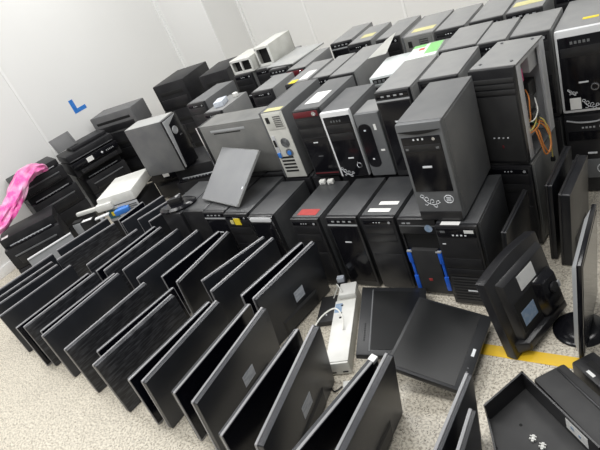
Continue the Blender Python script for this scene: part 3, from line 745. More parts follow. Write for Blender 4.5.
# ------------------------------------------------------------------ loose things on top of the tower pile
def ivory_case(label, x, y, z, w, d, h, bays):
    root = thing('computer_case', label, 'computer', TR(x + w / 2, y + d / 2, z))
    W = w / 2; f = -d / 2
    part('case_shell', root, 'ivory_steel', (-W, W, f + .01, d / 2, h - .008, h), (-W, W, f + .01, d / 2, 0, .008), (-W, -W + .006, f + .01, d / 2, .006, h - .006), (W - .006, W, f + .01, d / 2, .006, h - .006), (-W, W, d / 2 - .006, d / 2, .006, h - .006), bev=.001)
    fr = [(-W, W, f, f + .012, h - .018, h), (-W, W, f, f + .012, 0, .018), (-W, -W + .014, f, f + .012, .01, h - .01), (W - .014, W, f, f + .012, .01, h - .01)]
    if bays > 1: fr.append((-.007, .007, f, f + .012, .01, h - .01))
    part('front_frame', root, 'white_plastic', *fr, bev=.002)
    part('drive_bay', root, 'slot_black', (-W + .01, W - .01, f + .04, f + .05, .01, h - .01), bev=0)
    return root
ivory_case('small ivory case with two dark empty bays, atop the pile near the pillar', -2.775, 2.89, .799, .20, .25, .105, 2)
ivory_case('taller ivory case with one dark bay, on the pile beside the two-bay one', -2.56, 2.95, .799, .13, .30, .14, 1)

t = thing('sheet_lid', 'pale grey metal lid lying flat on the black tower by the ivory cases', 'lid', TR(-2.28, 3.02, .799, -8), None)
part('plate', t, 'shell_pale', (-.13, .13, -.18, .18, .004, .010), bev=.002); part('rim', t, 'shell_pale', (-.13, -.122, -.18, .18, 0, .006), bev=.001); part('rim', t, 'shell_pale', (.122, .13, -.18, .18, 0, .006), bev=.001)
t = thing('network_switch', 'slim glossy ivory box with dark ports behind the white-rimmed tower', 'network box', TR(-1.27, 2.44, .744, 6))
part('housing', t, 'gloss_ivory', (-.085, .085, -.15, .15, 0, .045), bev=.005); part('port_strip', t, 'slot_black', (-.07, .07, -.152, -.148, .010, .034), bev=0)
bm = bmesh.new()
for k in range(6): box(bm, -.062 + k * .022, -.048 + k * .022, -.1535, -.150, .014, .028)
obj('port_row', bm, 'bezel_grey', t)
# what that box stands on
tower('low dusty tower under the slim glossy ivory box', -1.355, 2.26, .413, .17, .40, .330, 0, 'plain', 'shell_grey', group=G2)

tower('dusty tower under the white card box printed green and red', -1.168, 2.325, .413, .165, .37, .375, 0, 'plain', 'shell_grey', group=G2)
t = thing('card_box', 'flat white card box printed green and red, on the dusty towers', 'box', TR(-1.10, 2.47, .789, 6))
part('carton', t, 'printed_card', (-.078, .078, -.10, .10, 0, .030), bev=.003)
bm = bmesh.new(); box(bm, .01, .076, -.06, .098, .0295, .0308); box(bm, -.076, -.01, .06, .098, .0295, .0308); obj('green_print', bm, 'print_green', t)
bm = bmesh.new(); box(bm, -.035, -.005, .01, .04, .0295, .0308); obj('red_print', bm, 'print_red', t)
bm = bmesh.new()
v = [bm.verts.new(p) for p in ((-.07, -.06, .0), (.05, -.07, .01), (.05, .10, .065), (.01, .06, .05))]
bm.faces.new(v)
bmesh.ops.solidify(bm, geom=bm.faces[:], thickness=.003)
o = obj('plastic_sheet', bm, 'white_plastic', smooth=False); o.location = (-1.39, 2.60, .815)
tag(o, 'white plastic sheet propped on the towers before the backwards black one', 'sheet')

# grey side panel leaning back over the yellow-stickered tower
bl, br, tl = Vector((-2.35, 1.765, .430)), Vector((-1.985, 1.675, .430)), Vector((-2.265, 2.025, .625))
t = thing('side_panel', 'bare grey metal side panel leaning back on the yellow-stickered tower', 'panel', frame_mtx((bl + br) / 2, br - bl, tl - bl))
ln = (tl - bl).length; wd = (br - bl).length / 2
part('sheet', t, 'side_grey', (-wd, wd, 0, .004, 0, ln), bev=.0015)
part('folded_rim', t, 'shell_pale', (-wd, -wd + .006, 0, .014, 0, ln), (wd - .006, wd, 0, .014, 0, ln), (-wd, wd, 0, .014, ln - .006, ln), (-wd, wd, 0, .014, 0, .006), bev=.0015)
part('latch', t, 'badge_pale', (wd - .022, wd - .012, -.003, .001, .10, .115), bev=.001)

# monitor stand bases dropped on the lower towers
def stand_foot(label, x, y, z, yaw):
    t = thing('monitor_stand', label, 'monitor stand', TR(x, y, z, yaw))
    bm = bmesh.new()
    a = []
    for k in range(28):
        q = 2 * PI * k / 28; a.append((.125 * math.cos(q), .085 * math.sin(q)))
    lo = [bm.verts.new((p[0], p[1], 0)) for p in a]; mi = [bm.verts.new((p[0], p[1], .010)) for p in a]; hi = [bm.verts.new((p[0] * .82, p[1] * .82, .022)) for p in a]
    bm.faces.new(lo[::-1]); bm.faces.new(hi)
    for k in range(28):
        n = (k + 1) % 28
        bm.faces.new((lo[k], lo[n], mi[n], mi[k])); bm.faces.new((mi[k], mi[n], hi[n], hi[k]))
    obj('foot_plate', bm, 'gloss_black', t)
    bm = bmesh.new(); frustum(bm, (-.045, .045, .02, .06), (-.035, .035, .025, .055), -.02, .03, bev=.004); obj('neck_socket', bm, 'bezel_black', t)
    bm = bmesh.new(); cyl(bm, (.02, .0, .058), (0, 0, 1), .012, .006, 16); obj('hinge_cap', bm, 'chrome', t)
    return t
stand_foot('glossy black oval monitor foot lying on the lower towers', -2.53, 1.72, .4135, 25)
hidden(-2.614, 1.64)
hidden(-2.437, 1.66)

for lab, x in (('small white plug on the lower towers, under the red-trimmed tower edge', -1.555), ('second small white plug, beside the first on the lower towers', -1.505)):
    t = thing('white_plug', lab, 'plug', TR(x, 1.905, .4125, 10))
    part('housing', t, 'white_plastic', (-.016, .016, -.012, .012, 0, .022), bev=.003); part('pin', t, 'chrome', (-.004, .004, -.022, -.012, .008, .013), bev=.001)
# ------------------------------------------------------------------ printers along the wall
def printer(label, x, y, z, w, d, h, yaw, style, m='printer_black', stickers=()):
    """(x, y): centre of the base; front along local -Y"""
    t = thing('printer', label, 'printer', TR(x, y, z, yaw))
    W = w / 2; f = -d / 2
    if style == 'block':
        part('body', t, m, (-W, W, f, d / 2, 0, h), bev=.012)
        part('paper_tray', t, 'bezel_black', (-W + .03, W - .03, f - .006, f + .02, .02, h * .42), bev=.004)
        part('output_slot', t, 'slot_black', (-W + .05, W - .05, f - .002, f + .01, h * .55, h * .68), bev=.002)
    elif style == 'flatbed':
        part('body', t, m, (-W, W, f, d / 2, 0, h * .70), bev=.012)
        part('scanner_lid', t, m, (-W + .004, W - .004, f + .055, d / 2, h * .70, h), bev=.009)
        part('control_panel', t, 'gloss_black', (-W + .03, W - .03, f + .004, f + .050, h * .70, h * .74), bev=.002)
        part('silver_line', t, 'badge_pale', (-W + .05, W - .05, f + .046, f + .050, h * .74, h * .755), bev=.0006)
        bm = bmesh.new()
        for k in range(7): cyl(bm, (-.09 + k * .03, f + .027, h * .74), (0, 0, 1), .006, .004, 10)
        obj('button_row', bm, 'bezel_silver', t)
        part('output_tray', t, 'bezel_black', (-W + .06, W - .06, f - .010, f + .02, h * .12, h * .40), bev=.004)
        part('front_lip', t, 'bezel_grey', (-W + .05, W - .05, f - .014, f - .006, h * .42, h * .47), bev=.002)
    elif style == 'mfp':
        part('body', t, m, (-W, W, f + .03, d / 2, 0, h * .62), bev=.010)
        part('scanner_lid', t, m, (-W, W, f + .05, d / 2, h * .66, h), bev=.014)
        part('feeder_cover', t, m, (-W + .10, W - .02, f + .10, d / 2 - .04, h, h + .035), bev=.012)
        part('control_panel', t, 'gloss_black', (-W + .01, W - .01, f, f + .034, h * .34, h * .64), bev=.006)
        part('output_tray', t, 'bezel_black', (-W + .05, W - .05, f - .004, f + .05, .015, h * .26), bev=.004)
        part('paper_sticker', t, 'paper_white', (-W + .14, -W + .20, f - .0012, f, h * .40, h * .60), bev=0)
        bm = bmesh.new(); cyl(bm, (.06, f + .001, h * .5), (0, -1, 0), .009, .004, 14); obj('start_button', bm, 'badge_pale', t)
        bm = bmesh.new()
        for k in range(5): box(bm, .10 + k * .016, .108 + k * .016, f - .002, f + .001, h * .44, h * .50, bev=.0005)
        obj('button_row', bm, 'bezel_silver', t)
        part('silver_line', t, 'bezel_grey', (-W + .02, W - .02, f + .049, f + .053, h * .70, h * .73), bev=.001)
    for s in stickers:
        a0, a1, b0, b1, zz, mm = s
        part('sticker', t, mm, (a0, a1, b0, b1, zz - .0003, zz + .001), bev=0)
    return t

printer('black flatbed printer on the floor by the first standing monitor, with a white sticker', -4.04, 1.475, .20, .42, .32, .24, 59, 'flatbed', stickers=[(-.19, -.14, -.095, -.045, .24, 'paper_white')])
printer('low black printer on the floor beneath the white-stickered flatbed printer', -4.04, 1.475, 0, .42, .32, .199, 59, 'block')
printer('black printer at the bottom of the stack under the pink bag', -4.47, 1.95, 0, .40, .36, .27, 74, 'block')
printer('black flatbed printer partly covered by the pink plastic bag', -4.47, 1.95, .271, .40, .36, .23, 74, 'flatbed')
printer('black printer with a thin white line, topmost under the pink bag', -4.47, 1.93, .502, .40, .34, .17, 74, 'flatbed')
printer('black printer at the bottom beneath the multifunction printer', -4.44, 2.46, 0, .40, .32, .21, 74, 'block')
printer('black flatbed printer directly beneath the large multifunction printer', -4.44, 2.46, .211, .40, .32, .21, 74, 'flatbed')
printer('large black multifunction printer with white square sticker on its front', -4.42, 2.44, .422, .46, .36, .20, 74, 'mfp')
# raised paper support behind it
printer('grey printer topping the stack against the white wall, behind the multifunction printer', -4.38, 2.90, .555, .50, .24, .19, 16, 'block', 'printer_grey')
printer('black printer under the grey wall-side printer', -4.36, 2.90, .28, .46, .24, .274, 16, 'block')
printer('black printer on the floor under the grey wall-side printer pair', -4.36, 2.90, 0, .46, .24, .279, 16, 'block')
printer('boxy black printer topping the stack near the white pillar', -3.90, 3.38, .55, .36, .46, .25, 12, 'block')
printer('black printer supporting the boxy one near the white pillar', -3.90, 3.38, .28, .38, .46, .269, 12, 'block')
printer('black printer on the floor near the white pillar', -3.90, 3.38, 0, .38, .46, .279, 12, 'block')
printer('smaller black printer beside the boxy one, against the pillar', -3.44, 3.48, .52, .30, .40, .24, 12, 'block')
printer('black printer supporting the smaller one against the pillar', -3.44, 3.48, .26, .32, .40, .259, 12, 'block')
printer('low black printer on the floor against the pillar', -3.44, 3.48, 0, .32, .40, .259, 12, 'block')
printer('low black printer beneath the tower with the silver swoop', -3.10, 2.54, 0, .42, .42, .344, 15, 'flatbed')
printer('black printer wedged between the white case and the swoop tower', -3.66, 2.66, 0, .36, .34, .50, 20, 'mfp')

# grey paper support standing up at the back of the multifunction printer
t = thing('paper_support', 'grey paper support flap rising behind the multifunction printer', 'paper tray', frame_mtx((-4.44, 2.30, .66), (.10, .99, 0), (-.35, .03, .93)))
part('flap', t, 'printer_grey', (-.10, .10, -.004, .004, 0, .13), bev=.003); part('flap_rib', t, 'printer_grey', (-.09, -.08, -.009, -.003, .01, .12), bev=.002); part('flap_rib', t, 'printer_grey', (.08, .09, -.009, -.003, .01, .12), bev=.002)

# ivory-topped printer with an open metal side
t = thing('open_printer', 'white-topped printer with bare metal side and coloured connectors, by the monitors', 'printer', TR(-3.56, 2.06, 0, 27))
part('base_housing', t, 'printer_black', (-.14, .14, -.16, .20, 0, .27), bev=.006)
part('white_cover', t, 'white_plastic', (-.165, .15, -.165, .22, .31, .395), bev=.016)
part('white_cover', t, 'white_plastic', (-.19, -.05, -.19, -.10, .30, .355), (-.40, -.15, -.150, -.115, .305, .335), bev=.010)
part('metal_side', t, 'bright_steel', (-.14, .146, -.163, -.155, .19, .305), bev=.001)
part('circuit_port', t, 'sticker_yellow', (-.10, -.065, -.170, -.160, .235, .27), bev=.002); part('circuit_board', t, 'pcb', (-.13, -.01, -.167, -.160, .215, .285), bev=0)
part('connector', t, 'connector_blue', (-.03, .04, -.176, -.160, .24, .29), bev=.002)
part('vent_grille', t, 'shell_charcoal', *[(.06, .135, -.166, -.160, .20 + k * .016, .208 + k * .016) for k in range(6)], bev=0)

# pink plastic bag over the printer stack
def bag():
    bm = bmesh.new(); rnd = random.Random(3)
    path = [Vector(p) for p in ((-4.23, 1.93, .655), (-4.22, 1.88, .69), (-4.21, 1.80, .715), (-4.19, 1.69, .69), (-4.16, 1.57, .62), (-4.14, 1.45, .565), (-4.13, 1.34, .52), (-4.12, 1.26, .50))]
    rad = [.03, .075, .095, .085, .090, .095, .09, .05]
    pts = catmull(path, 5); rows = []; seg = 26
    for i, p in enumerate(pts):
        q = i / 5; k = min(int(q), len(rad) - 2); r = rad[k] + (rad[k + 1] - rad[k]) * (q - k)
        d = (pts[min(i + 1, len(pts) - 1)] - pts[max(i - 1, 0)]).normalized()
        s = d.cross(Vector((0, 0, 1))).normalized(); u = s.cross(d)
        row = []
        for j in range(seg):
            a = 2 * PI * j / seg
            rr = r * (1 + .13 * math.sin(5 * a + i * .35) + .07 * math.sin(9 * a - i * .5) + rnd.uniform(-.05, .05))
            row.append(bm.verts.new(p + s * rr * math.cos(a) + u * rr * .55 * math.sin(a)))
        rows.append(row)
    for i in range(len(rows) - 1):
        for j in range(seg): bm.faces.new((rows[i][j], rows[i][(j + 1) % seg], rows[i + 1][(j + 1) % seg], rows[i + 1][j]))
    bm.faces.new(rows[0][::-1]); bm.faces.new(rows[-1])
    bmesh.ops.subdivide_edges(bm, edges=bm.edges[:], cuts=1, use_grid_fill=True, smooth=.6)
    tag(obj('plastic_bag', bm, 'bag_pink'), 'crumpled pink translucent plastic bag draped over the black printers', 'bag')
bag()

for nm, lab, cat, m_, x, y, z, sx, sy, sz, yaw in (
  ('toner_box', 'small pale grey carton on the tower next to the silver-swoop tower', 'box', 'paper_grey', -2.54, 2.42, .7545, .07, .10, .035, 20),
  ('adapter', 'flat white adapter beside the pale grey carton on the dusty tower', 'adapter', 'white_plastic', -2.50, 2.535, .7545, .045, .03, .025, -30)):
    t = thing(nm, lab, cat, TR(x, y, z, yaw))
    part('housing', t, m_, (-sx / 2, sx / 2, -sy / 2, sy / 2, 0, sz), bev=.003); part('paper_label', t, 'paper_white', (-sx * .3, sx * .3, -sy * .3, sy * .1, sz - .0003, sz + .0008), bev=0)

# small clutter in front of the printers
def clutter(nm, label, cat, m, x, y, z, boxes, yaw=0, extra=None):
    t = thing(nm, label, cat, TR(x, y, z, yaw))
    for i, (pn, mm, b) in enumerate(boxes): part(pn, t, mm, b, bev=.003)
    return t
clutter('ink_cartridge', 'silver-grey ink cartridge box lying between flatbed printer and monitors', 'cartridge', None, -3.86, 1.735, 0, [('housing', 'bezel_silver', (-.04, .04, -.03, .03, .0, .265)), ('cap', 'matte_black', (-.036, .036, -.026, .026, .265, .28))], 30)
clutter('power_adapter', 'small black power adapter with white label, before the printers', 'adapter', None, -3.68, 1.72, 0, [('housing', 'bezel_black', (-.05, .05, -.03, .03, 0, .30)), ('paper_label', 'paper_white', (-.04, .04, -.018, .018, .2995, .3015))], 35)
clutter('cable_connector', 'bright blue connector block beside the white-topped printer', 'connector', None, -3.30, 1.80, 0, [('stem', 'bezel_silver', (-.02, .02, -.02, .02, 0, .31)), ('plug', 'connector_blue', (-.05, .06, -.022, .022, .31, .345))], 40)
clutter('metal_bracket', 'pale metal bracket standing among the clutter before the printers', 'bracket', None, -3.50, 1.745, 0, [('upright', 'bezel_silver', (-.012, .012, -.02, .02, 0, .31)), ('flange', 'bezel_white', (-.05, .06, -.02, .02, .31, .32))], 40)
clutter('printer_tray', 'long pale printer tray standing along the first standing monitor', 'tray', None, -3.73, 1.40, 0, [('panel', 'bezel_silver', (-.012, .0, -.17, .17, 0, .29)), ('rim', 'bezel_white', (-.018, .006, -.17, .17, .29, .30))], -18)

# ------------------------------------------------------------------ things on the floor in the middle
t = thing('slim_case', 'slim ivory desktop case lying on the floor between monitors and towers', 'computer', TR(-1.245, 1.30, 0, 21.5))
part('case_shell', t, 'ivory_steel', (-.047, .047, -.235, .235, 0, .062), bev=.003)
part('white_cover', t, 'white_plastic', (-.049, .049, -.232, .14, .060, .068), bev=.003)
part('raised_end', t, 'white_plastic', (-.030, .052, .15, .235, .060, .092), bev=.006)
part('front_panel', t, 'white_plastic', (-.048, .048, -.243, -.233, .004, .066), bev=.003)
part('port', t, 'slot_black', (-.036, -.014, -.2445, -.242, .014, .020), (.014, .036, -.2445, -.242, .014, .020), bev=0)
for k in (.02, .05, .10): part('audio_jack', t, 'slot_black', (-.018, -.008, k, k + .010, .0675, .069), bev=0)
part('paper_label', t, 'label_blue', (-.046, -.012, .06, .12, .0675, .0688), bev=0)
t = thing('power_strip', 'small ivory adapter block on the floor before the slim ivory case', 'adapter', TR(-1.075, 1.02, 0, 25))
part('housing', t, 'white_plastic', (-.03, .03, -.022, .022, 0, .03), bev=.004); part('socket', t, 'slot_black', (-.010, .010, -.010, .010, .0295, .031), bev=0)
def cable(label, pts, m, r=.003):
    bm = bmesh.new(); tube(bm, pts, r, 8, 8); tag(obj('cable', bm, m), label, 'cable')
cable('white cable looping up beside the slim ivory desktop case', [(-1.375, 1.20, .004), (-1.345, 1.17, .03), (-1.335, 1.20, .09), (-1.318, 1.27, .115), (-1.28, 1.325, .115), (-1.235, 1.30, .095), (-1.212, 1.25, .075)], 'wire_white', .0035)
t = thing('adapter_plate', 'flat black plastic plate with two white pins, beside the slim ivory case', 'plate', TR(-1.395, 1.40, 0, 20))
part('plate', t, 'matte_black', (-.045, .045, -.09, .09, 0, .028), bev=.004); part('pin', t, 'badge_pale', (-.018, -.012, -.05, -.044, .0275, .031), bev=0); part('pin', t, 'badge_pale', (-.002, .004, -.05, -.044, .0275, .031), bev=0)
cable('thin white cable arching over the black plastic plate', [(-1.40, 1.47, .0285), (-1.38, 1.50, .07), (-1.36, 1.485, .108), (-1.335, 1.465, .106), (-1.318, 1.45, .0975)], 'wire_white', .003)
cable('thin black cable curling on the floor before the slim ivory case', [(-1.24, 1.02, .004), (-1.20, 1.04, .004), (-1.17, 1.01, .004), (-1.14, .99, .004), (-1.12, 1.02, .004)], 'wire_black')
clutter('video_cable_plug', 'grey-blue cable plug by the raised end of the slim ivory case', 'plug', None, -1.392, 1.562, 0, [('housing', 'bezel_black', (-.022, .022, -.02, .02, 0, .06)), ('plug', 'paper_grey', (-.018, .018, -.014, .014, .06, .085))], 20)

def lying_monitor(label, corner, ex, ey, w, d, t_, chin, wide=.03, logo=False, gloss='screen_dusty', frame='bezel_grey_dark'):
    """corner = near-left corner of the underside; ex across, ey away, screen up"""
    x = Vector(ex).normalized(); y = Vector(ey); y = (y - x * y.dot(x)).normalized(); z = x.cross(y)
    m = Matrix((x, y, z)).transposed().to_4x4(); m.translation = Vector(corner) + x * w / 2 + y * d / 2
    g = thing('flat_monitor', label, 'monitor', m)
    W, D = w / 2, d / 2
    bm = bmesh.new(); box(bm, -W, W, -D, D, t_ * .45, t_, bev=.006); obj('bezel', bm, frame, g)
    bm = bmesh.new(); frustum(bm, (-W + .012, W - .012, -D + .012, D - .012), (-W + .06, W - .06, -D + .06, D - .06), 0, -t_ * .45, bev=.004)
    bmesh.ops.transform(bm, matrix=Matrix(((1, 0, 0, 0), (0, 0, 1, 0), (0, 1, 0, t_ * .46), (0, 0, 0, 1))), verts=bm.verts); obj('back_cover', bm, 'matte_black', g)
    c0, c1 = chin
    part('screen', g, gloss, (-W + c0, W - c1, -D + wide, D - wide, t_ - .0005, t_ + .0012), bev=0)
    if logo:
        part('logo_bar', g, 'badge_pale', (W - c1 * .62, W - c1 * .36, -.028, .008, t_ - .0003, t_ + .001), bev=0)
        bm = bmesh.new()
        for k in range(4): cyl(bm, (W - c1 * .5, -D + .05 + k * .018, t_ - .001), (0, 0, 1), .003, .002, 8)
        obj('menu_buttons', bm, 'bezel_grey', g)
    return g, W, D
g, W, D = lying_monitor('black monitor lying face up, its wide speaker bezel against the slim ivory case', (-1.065, 1.090, .078), (.92, .38, -.25), (-.40, .915, 0), .28, .41, .045, (.055, .03), .03)
bm = bmesh.new()
for k in range(8): cyl(bm, (-W + .028, -D + .08 + k * .013, .044), (0, 0, 1), .0035, .002, 8)
obj('speaker_holes', bm, 'slot_black', g)
part('inner_rim', g, 'bezel_grey', (-W + .048, -W + .053, -D + .02, D - .02, .0445, .0462), bev=0)
g, W, D = lying_monitor('black glossy flat monitor lying face up with a small white logo bar', (-.918, 1.058, .100), (.985, .02, -.265), (-.08, .99, 0), .292, .375, .042, (.012, .042), .012, True, 'screen_dusty')

# monitor tipped on its corner, seen from behind
P0 = Vector((-.520, 1.292, .004)); Pe = Vector((-.420, 1.608, .004)); Pt = Vector((-.584, 1.312, .345))
t = thing('tipped_monitor', 'square black monitor tipped against the office tower, back outward with two labels', 'monitor', frame_mtx((P0 + Pe) / 2, Pe - P0, Pt - P0))
w = (Pe - P0).length; W = w / 2; H = (Pt - P0).length
# back faces local -Y
bm = bmesh.new(); prism_xz(bm, [(-W, .004), (-W + .004, 0), (W - .004, 0), (W, .004)] + [(W - 2 * W * k / 12, H - .010 + .016 * math.sin(PI * k / 12)) for k in range(13)], 0, .040, bev=.005); obj('bezel', bm, 'bezel_black', t)
part('screen', t, 'screen', (-W + .018, W - .018, .0395, .0412, .03, H - .018), bev=0)
bm = bmesh.new(); frustum(bm, (-W + .040, W - .012, .030, H - .040), (-W + .055, W - .022, .045, H - .058), .004, -.022, bev=.005); obj('back_cover', bm, 'bezel_black', t)
part('recess', t, 'slot_black', (-W + .070, W - .085, -.0226, -.015, .075, H - .145), bev=0)
bm = bmesh.new(); frustum(bm, (W - .150, W - .030, .045, H - .135), (W - .120, W - .045, .065, H - .155), -.020, -.052, bev=.008); obj('hump', bm, 'gloss_black', t)
bm = bmesh.new(); frustum(bm, (-W + .02, W - .01, .012, .060), (-W + .05, W - .03, .020, .050), .002, -.040, bev=.006); obj('speaker_hump', bm, 'bezel_black', t)
part('paper_label', t, 'paper_white', (-W + .130, W - .105, -.0232, -.0215, H - .128, H - .068), bev=0, label='white paper label')
part('rating_label', t, 'label_blue', (-W + .085, -W + .165, -.0234, -.0220, .095, .155), bev=0, label='blue rating label')
bm = bmesh.new(); cyl(bm, (W - .080, -.050, .15), (0, -1, 0), .020, .010, 18); obj('stand_socket', bm, 'bezel_black', t)
part('cable_clip', t, 'bezel_silver', (W - .055, W - .042, -.056, -.050, .13, .155), bev=.001)

# glossy monitor standing on its round foot, seen edge-on
t = thing('standing_monitor', 'thin glossy monitor seen edge-on, upright on its round black foot', 'monitor', TR(-.345, 1.485, 0, 90))
bm = bmesh.new(); n = 40; prof = [(.0, .016), (.05, .015), (.082, .010), (.090, .004), (.090, 0), (0, 0)]
rows = [[bm.verts.new((r * math.cos(2 * PI * k / n), r * math.sin(2 * PI * k / n), z)) for k in range(n)] for r, z in prof[1:5]]
for a, b in zip(rows, rows[1:]):
    for k in range(n): bm.faces.new((a[k], a[(k + 1) % n], b[(k + 1) % n], b[k]))
bm.faces.new(rows[0]); bm.faces.new(rows[-1][::-1]); obj('foot_plate', bm, 'gloss_black', t)
bm = bmesh.new(); cyl(bm, (0, .0, .013), (0, 0, 1), .022, .05, 20, .016); obj('neck', bm, 'gloss_black', t)
bm = bmesh.new(); box(bm, -.165, .165, -.036, -.020, .030, .44, bev=.004); obj('bezel', bm, 'gloss_black', t)
part('screen', t, 'screen', (-.152, .152, -.0372, -.035, .05, .425), bev=0)
bm = bmesh.new(); frustum(bm, (-.160, .160, .035, .435), (-.13, .13, .07, .40), -.022, -.002, bev=.004)
obj('back_cover', bm, 'bezel_silver', t)
part('port_strip', t, 'slot_black', (-.10, .10, -.005, .000, .09, .11), bev=.001)
for o in t.children:
    if o.name.split('.')[0] in ('bezel', 'screen', 'back_cover', 'port_strip'): o.rotation_euler.x = R(4)

# monitors leaning upright beyond it
monitor((-.415, 1.83), (-.395, 2.14), 'deep', 'back', 'thick black monitor standing upright before the tree emblem tower', 4, h=.355, t=.045, group=None, edge='bezel_black')
monitor((-.475, 1.87), (-.455, 2.19), 'deep', 'back', 'deep black monitor upright against the grey-sided tower', 3, h=.375, t=.030, group=None, edge='bezel_black')
monitor((-.585, 1.60), (-.570, 1.90), 'deep', 'back', 'black monitor standing between the office tower and the tipped monitor', 4, h=.345, t=.022, group=None, edge='bezel_black')

# monitor shells piled at the corner of the floor
def slab_between(bm, a, b, z0, z1, t):
    a, b = Vector(a), Vector(b); d = (b - a).normalized(); n = Vector((-d.y, d.x)) * t
    ps = [a, b, b + n, a + n]
    lo = [bm.verts.new((p.x, p.y, z0)) for p in ps]; hi = [bm.verts.new((p.x, p.y, z1)) for p in ps]
    bm.faces.new(lo[::-1]); bm.faces.new(hi)
    for k in range(4): bm.faces.new((lo[k], lo[(k + 1) % 4], hi[(k + 1) % 4], hi[k]))
def tray_shell():
    t = thing('monitor_shell', 'open black plastic monitor shell with two white clips, hollow side up on the floor', 'monitor shell', TR(-.40, .95, 0))
    P = [(-.14, .05), (-.058, .21), (.19, .0), (.19, -.20), (-.02, -.20)]
    bm = bmesh.new()
    lo = [bm.verts.new((*p, .030)) for p in P]; hi = [bm.verts.new((*p, .040)) for p in P]
    bm.faces.new(lo); bm.faces.new(hi)
    for k in range(5): bm.faces.new((lo[k], lo[(k + 1) % 5], hi[(k + 1) % 5], hi[k]))
    obj('floor_plate', bm, 'matte_black', t)
    def wall(a, b, z0, z1, th=-.006):
        bm = bmesh.new(); slab_between(bm, a, b, z0, z1, th); obj('rim_wall', bm, 'bezel_black', t)
    wall(P[0], P[1], 0, .115); wall(P[1], P[2], 0, .115); wall(P[4], P[0], 0, .06); wall(P[2], P[3], 0, .09)
    for dx, dy in ((.0, .0), (.030, -.018)):
        bm = bmesh.new(); box(bm, .000 + dx, .008 + dx, .010 + dy, .034 + dy, .040, .046, bev=.001); box(bm, -.006 + dx, .014 + dx, .016 + dy, .020 + dy, .040, .048, bev=.001); box(bm, -.006 + dx, .014 + dx, .026 + dy, .029 + dy, .040, .048, bev=.001); obj('white_clip', bm, 'white_plastic', t)
    for p in ((-.04, .06), (-.09, -.04)):
        bm = bmesh.new(); cyl(bm, (*p, .0395), (0, 0, 1), .005, .0012, 12); obj('screw_hole', bm, 'slot_black', t)
    d = (Vector(P[2]) - Vector(P[1])).normalized(); a = Vector(P[1]) + d * .20; n = Vector((d.y, -d.x)) * .0072
    bm = bmesh.new(); slab_between(bm, a + n, a + n + d * .085, .060, .105, -.0008); obj('paper_label', bm, 'paper_white', t)
    a = a + n * 1.15
    bm = bmesh.new(); slab_between(bm, a + d * .02, a + d * .032, .078, .090, -.0008); slab_between(bm, a + d * .05, a + d * .058, .074, .084, -.0008); obj('label_print', bm, 'label_blue', t)
tray_shell()
t = thing('monitor_shell', 'smooth black monitor rear cover lying behind the hollow clip shell', 'monitor shell', TR(-.352, 1.248, 0, -42))
part('cover', t, 'matte_black', (0, .42, -.117, 0, 0, .085), bev=.012)
part('ridge', t, 'bezel_black', (.012, .40, -.036, -.028, .084, .089), bev=.002)
t = thing('monitor_shell', 'black monitor rear cover with a dark slot and white label by the round foot', 'monitor shell', TR(-.280, 1.338, 0, -42))
part('cover', t, 'bezel_black', (0, .40, -.085, 0, 0, .06), bev=.008)
part('slot', t, 'slot_black', (.03, .11, -.052, -.030, .0595, .061), bev=0)
part('paper_label', t, 'paper_white', (.055, .085, -.075, -.064, .0597, .061), bev=0)

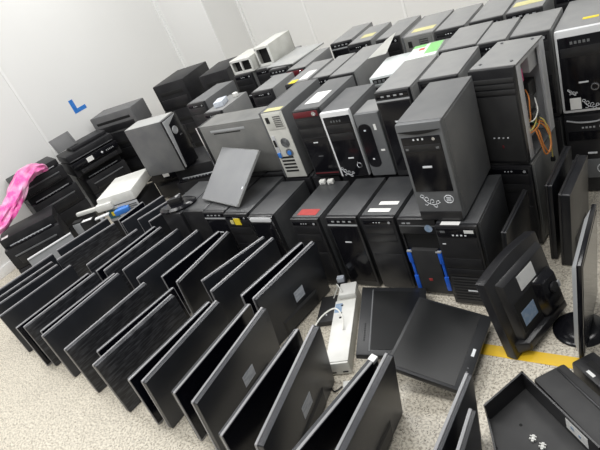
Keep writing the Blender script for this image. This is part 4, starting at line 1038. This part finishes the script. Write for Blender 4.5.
# ------------------------------------------------------------------ parts that sit on parts
SUBS = {'indicator_lights': ('control_strip', 'front_window', 'oval_window', 'front_panel', 'front_bezel'), 'usb_ports': ('control_strip', 'front_panel', 'front_bezel'),
        'power_button': ('control_strip', 'red_trim', 'front_bezel'), 'badge': ('front_window', 'front_panel', 'drive_cover', 'lower_panel', 'front_door', 'front_bezel'), 'drive_buttons': ('optical_drive',),
        'power_button_ring': ('front_panel',), 'fan_hub': ('fan_vent',), 'vent_grille': ('power_supply', 'metal_side'), 'power_socket': ('power_supply',), 'video_port': ('port_plate',), 'network_port': ('port_plate',),
        'button_row': ('control_panel',), 'start_button': ('control_panel',), 'tree_emblem': ('foot_panel',), 'menu_buttons': ('bezel',), 'rating_label': ('back_cover',),
        'port_cover': ('back_cover',), 'speaker_holes': ('bezel',), 'port_row': ('port_strip',), 'logo_bar': ('bezel',), 'name_strip': ('front_panel', 'front_grille'), 'label_print': ('paper_label',), 'swirl_decal': ('front_panel', 'front_bezel')}
base = lambda o: o.name.split('.')[0]
for root in [o for o in bpy.data.objects if o.parent is None and o.children]:
    kids = list(root.children)
    by = {}
    for k in kids: by.setdefault(base(k), k)
    for k in kids:
        for host in SUBS.get(base(k), ()):
            if host in by and by[host] is not k and by[host].parent is root:
                k.parent = by[host]; break

# ------------------------------------------------------------------ daylight-white room lighting and camera
w = bpy.data.worlds.new('World'); scn.world = w; w.use_nodes = True
bg = w.node_tree.nodes['Background']; bg.inputs['Color'].default_value = (.93, .96, 1.0, 1); bg.inputs['Strength'].default_value = .22
def lamp(x, y, sx, sy, p):
    l = bpy.data.lights.new('ceiling_light', 'AREA'); l.shape = 'RECTANGLE'; l.size = sx; l.size_y = sy; l.energy = p; l.color = (1.0, .99, .97)
    o = bpy.data.objects.new('ceiling_light', l); COL.objects.link(o); o.location = (x, y, 2.95)
for x in (-3.7, -2.1, -.5):
    for y in (-1.2, .9, 3.0): lamp(x, y, 1.2, .6, 28)
cam = bpy.data.cameras.new('Camera'); co = bpy.data.objects.new('Camera', cam); COL.objects.link(co)
rt = Vector((.79133, .49948, -.35258)); dn = Vector((.01034, -.58754, -.80913)); fw = Vector((-.61130, .63664, -.47011))
m = Matrix((rt, -dn, -fw)).transposed().to_4x4(); m.translation = (0, 0, 1.55)
co.matrix_world = m
cam.sensor_width = 36; cam.lens = 36 * 520 / 600; cam.clip_start = .05
scn.camera = co
scn.view_settings.view_transform = 'Standard'; scn.view_settings.look = 'None'; scn.view_settings.gamma = 1
scn.view_settings.exposure = 0
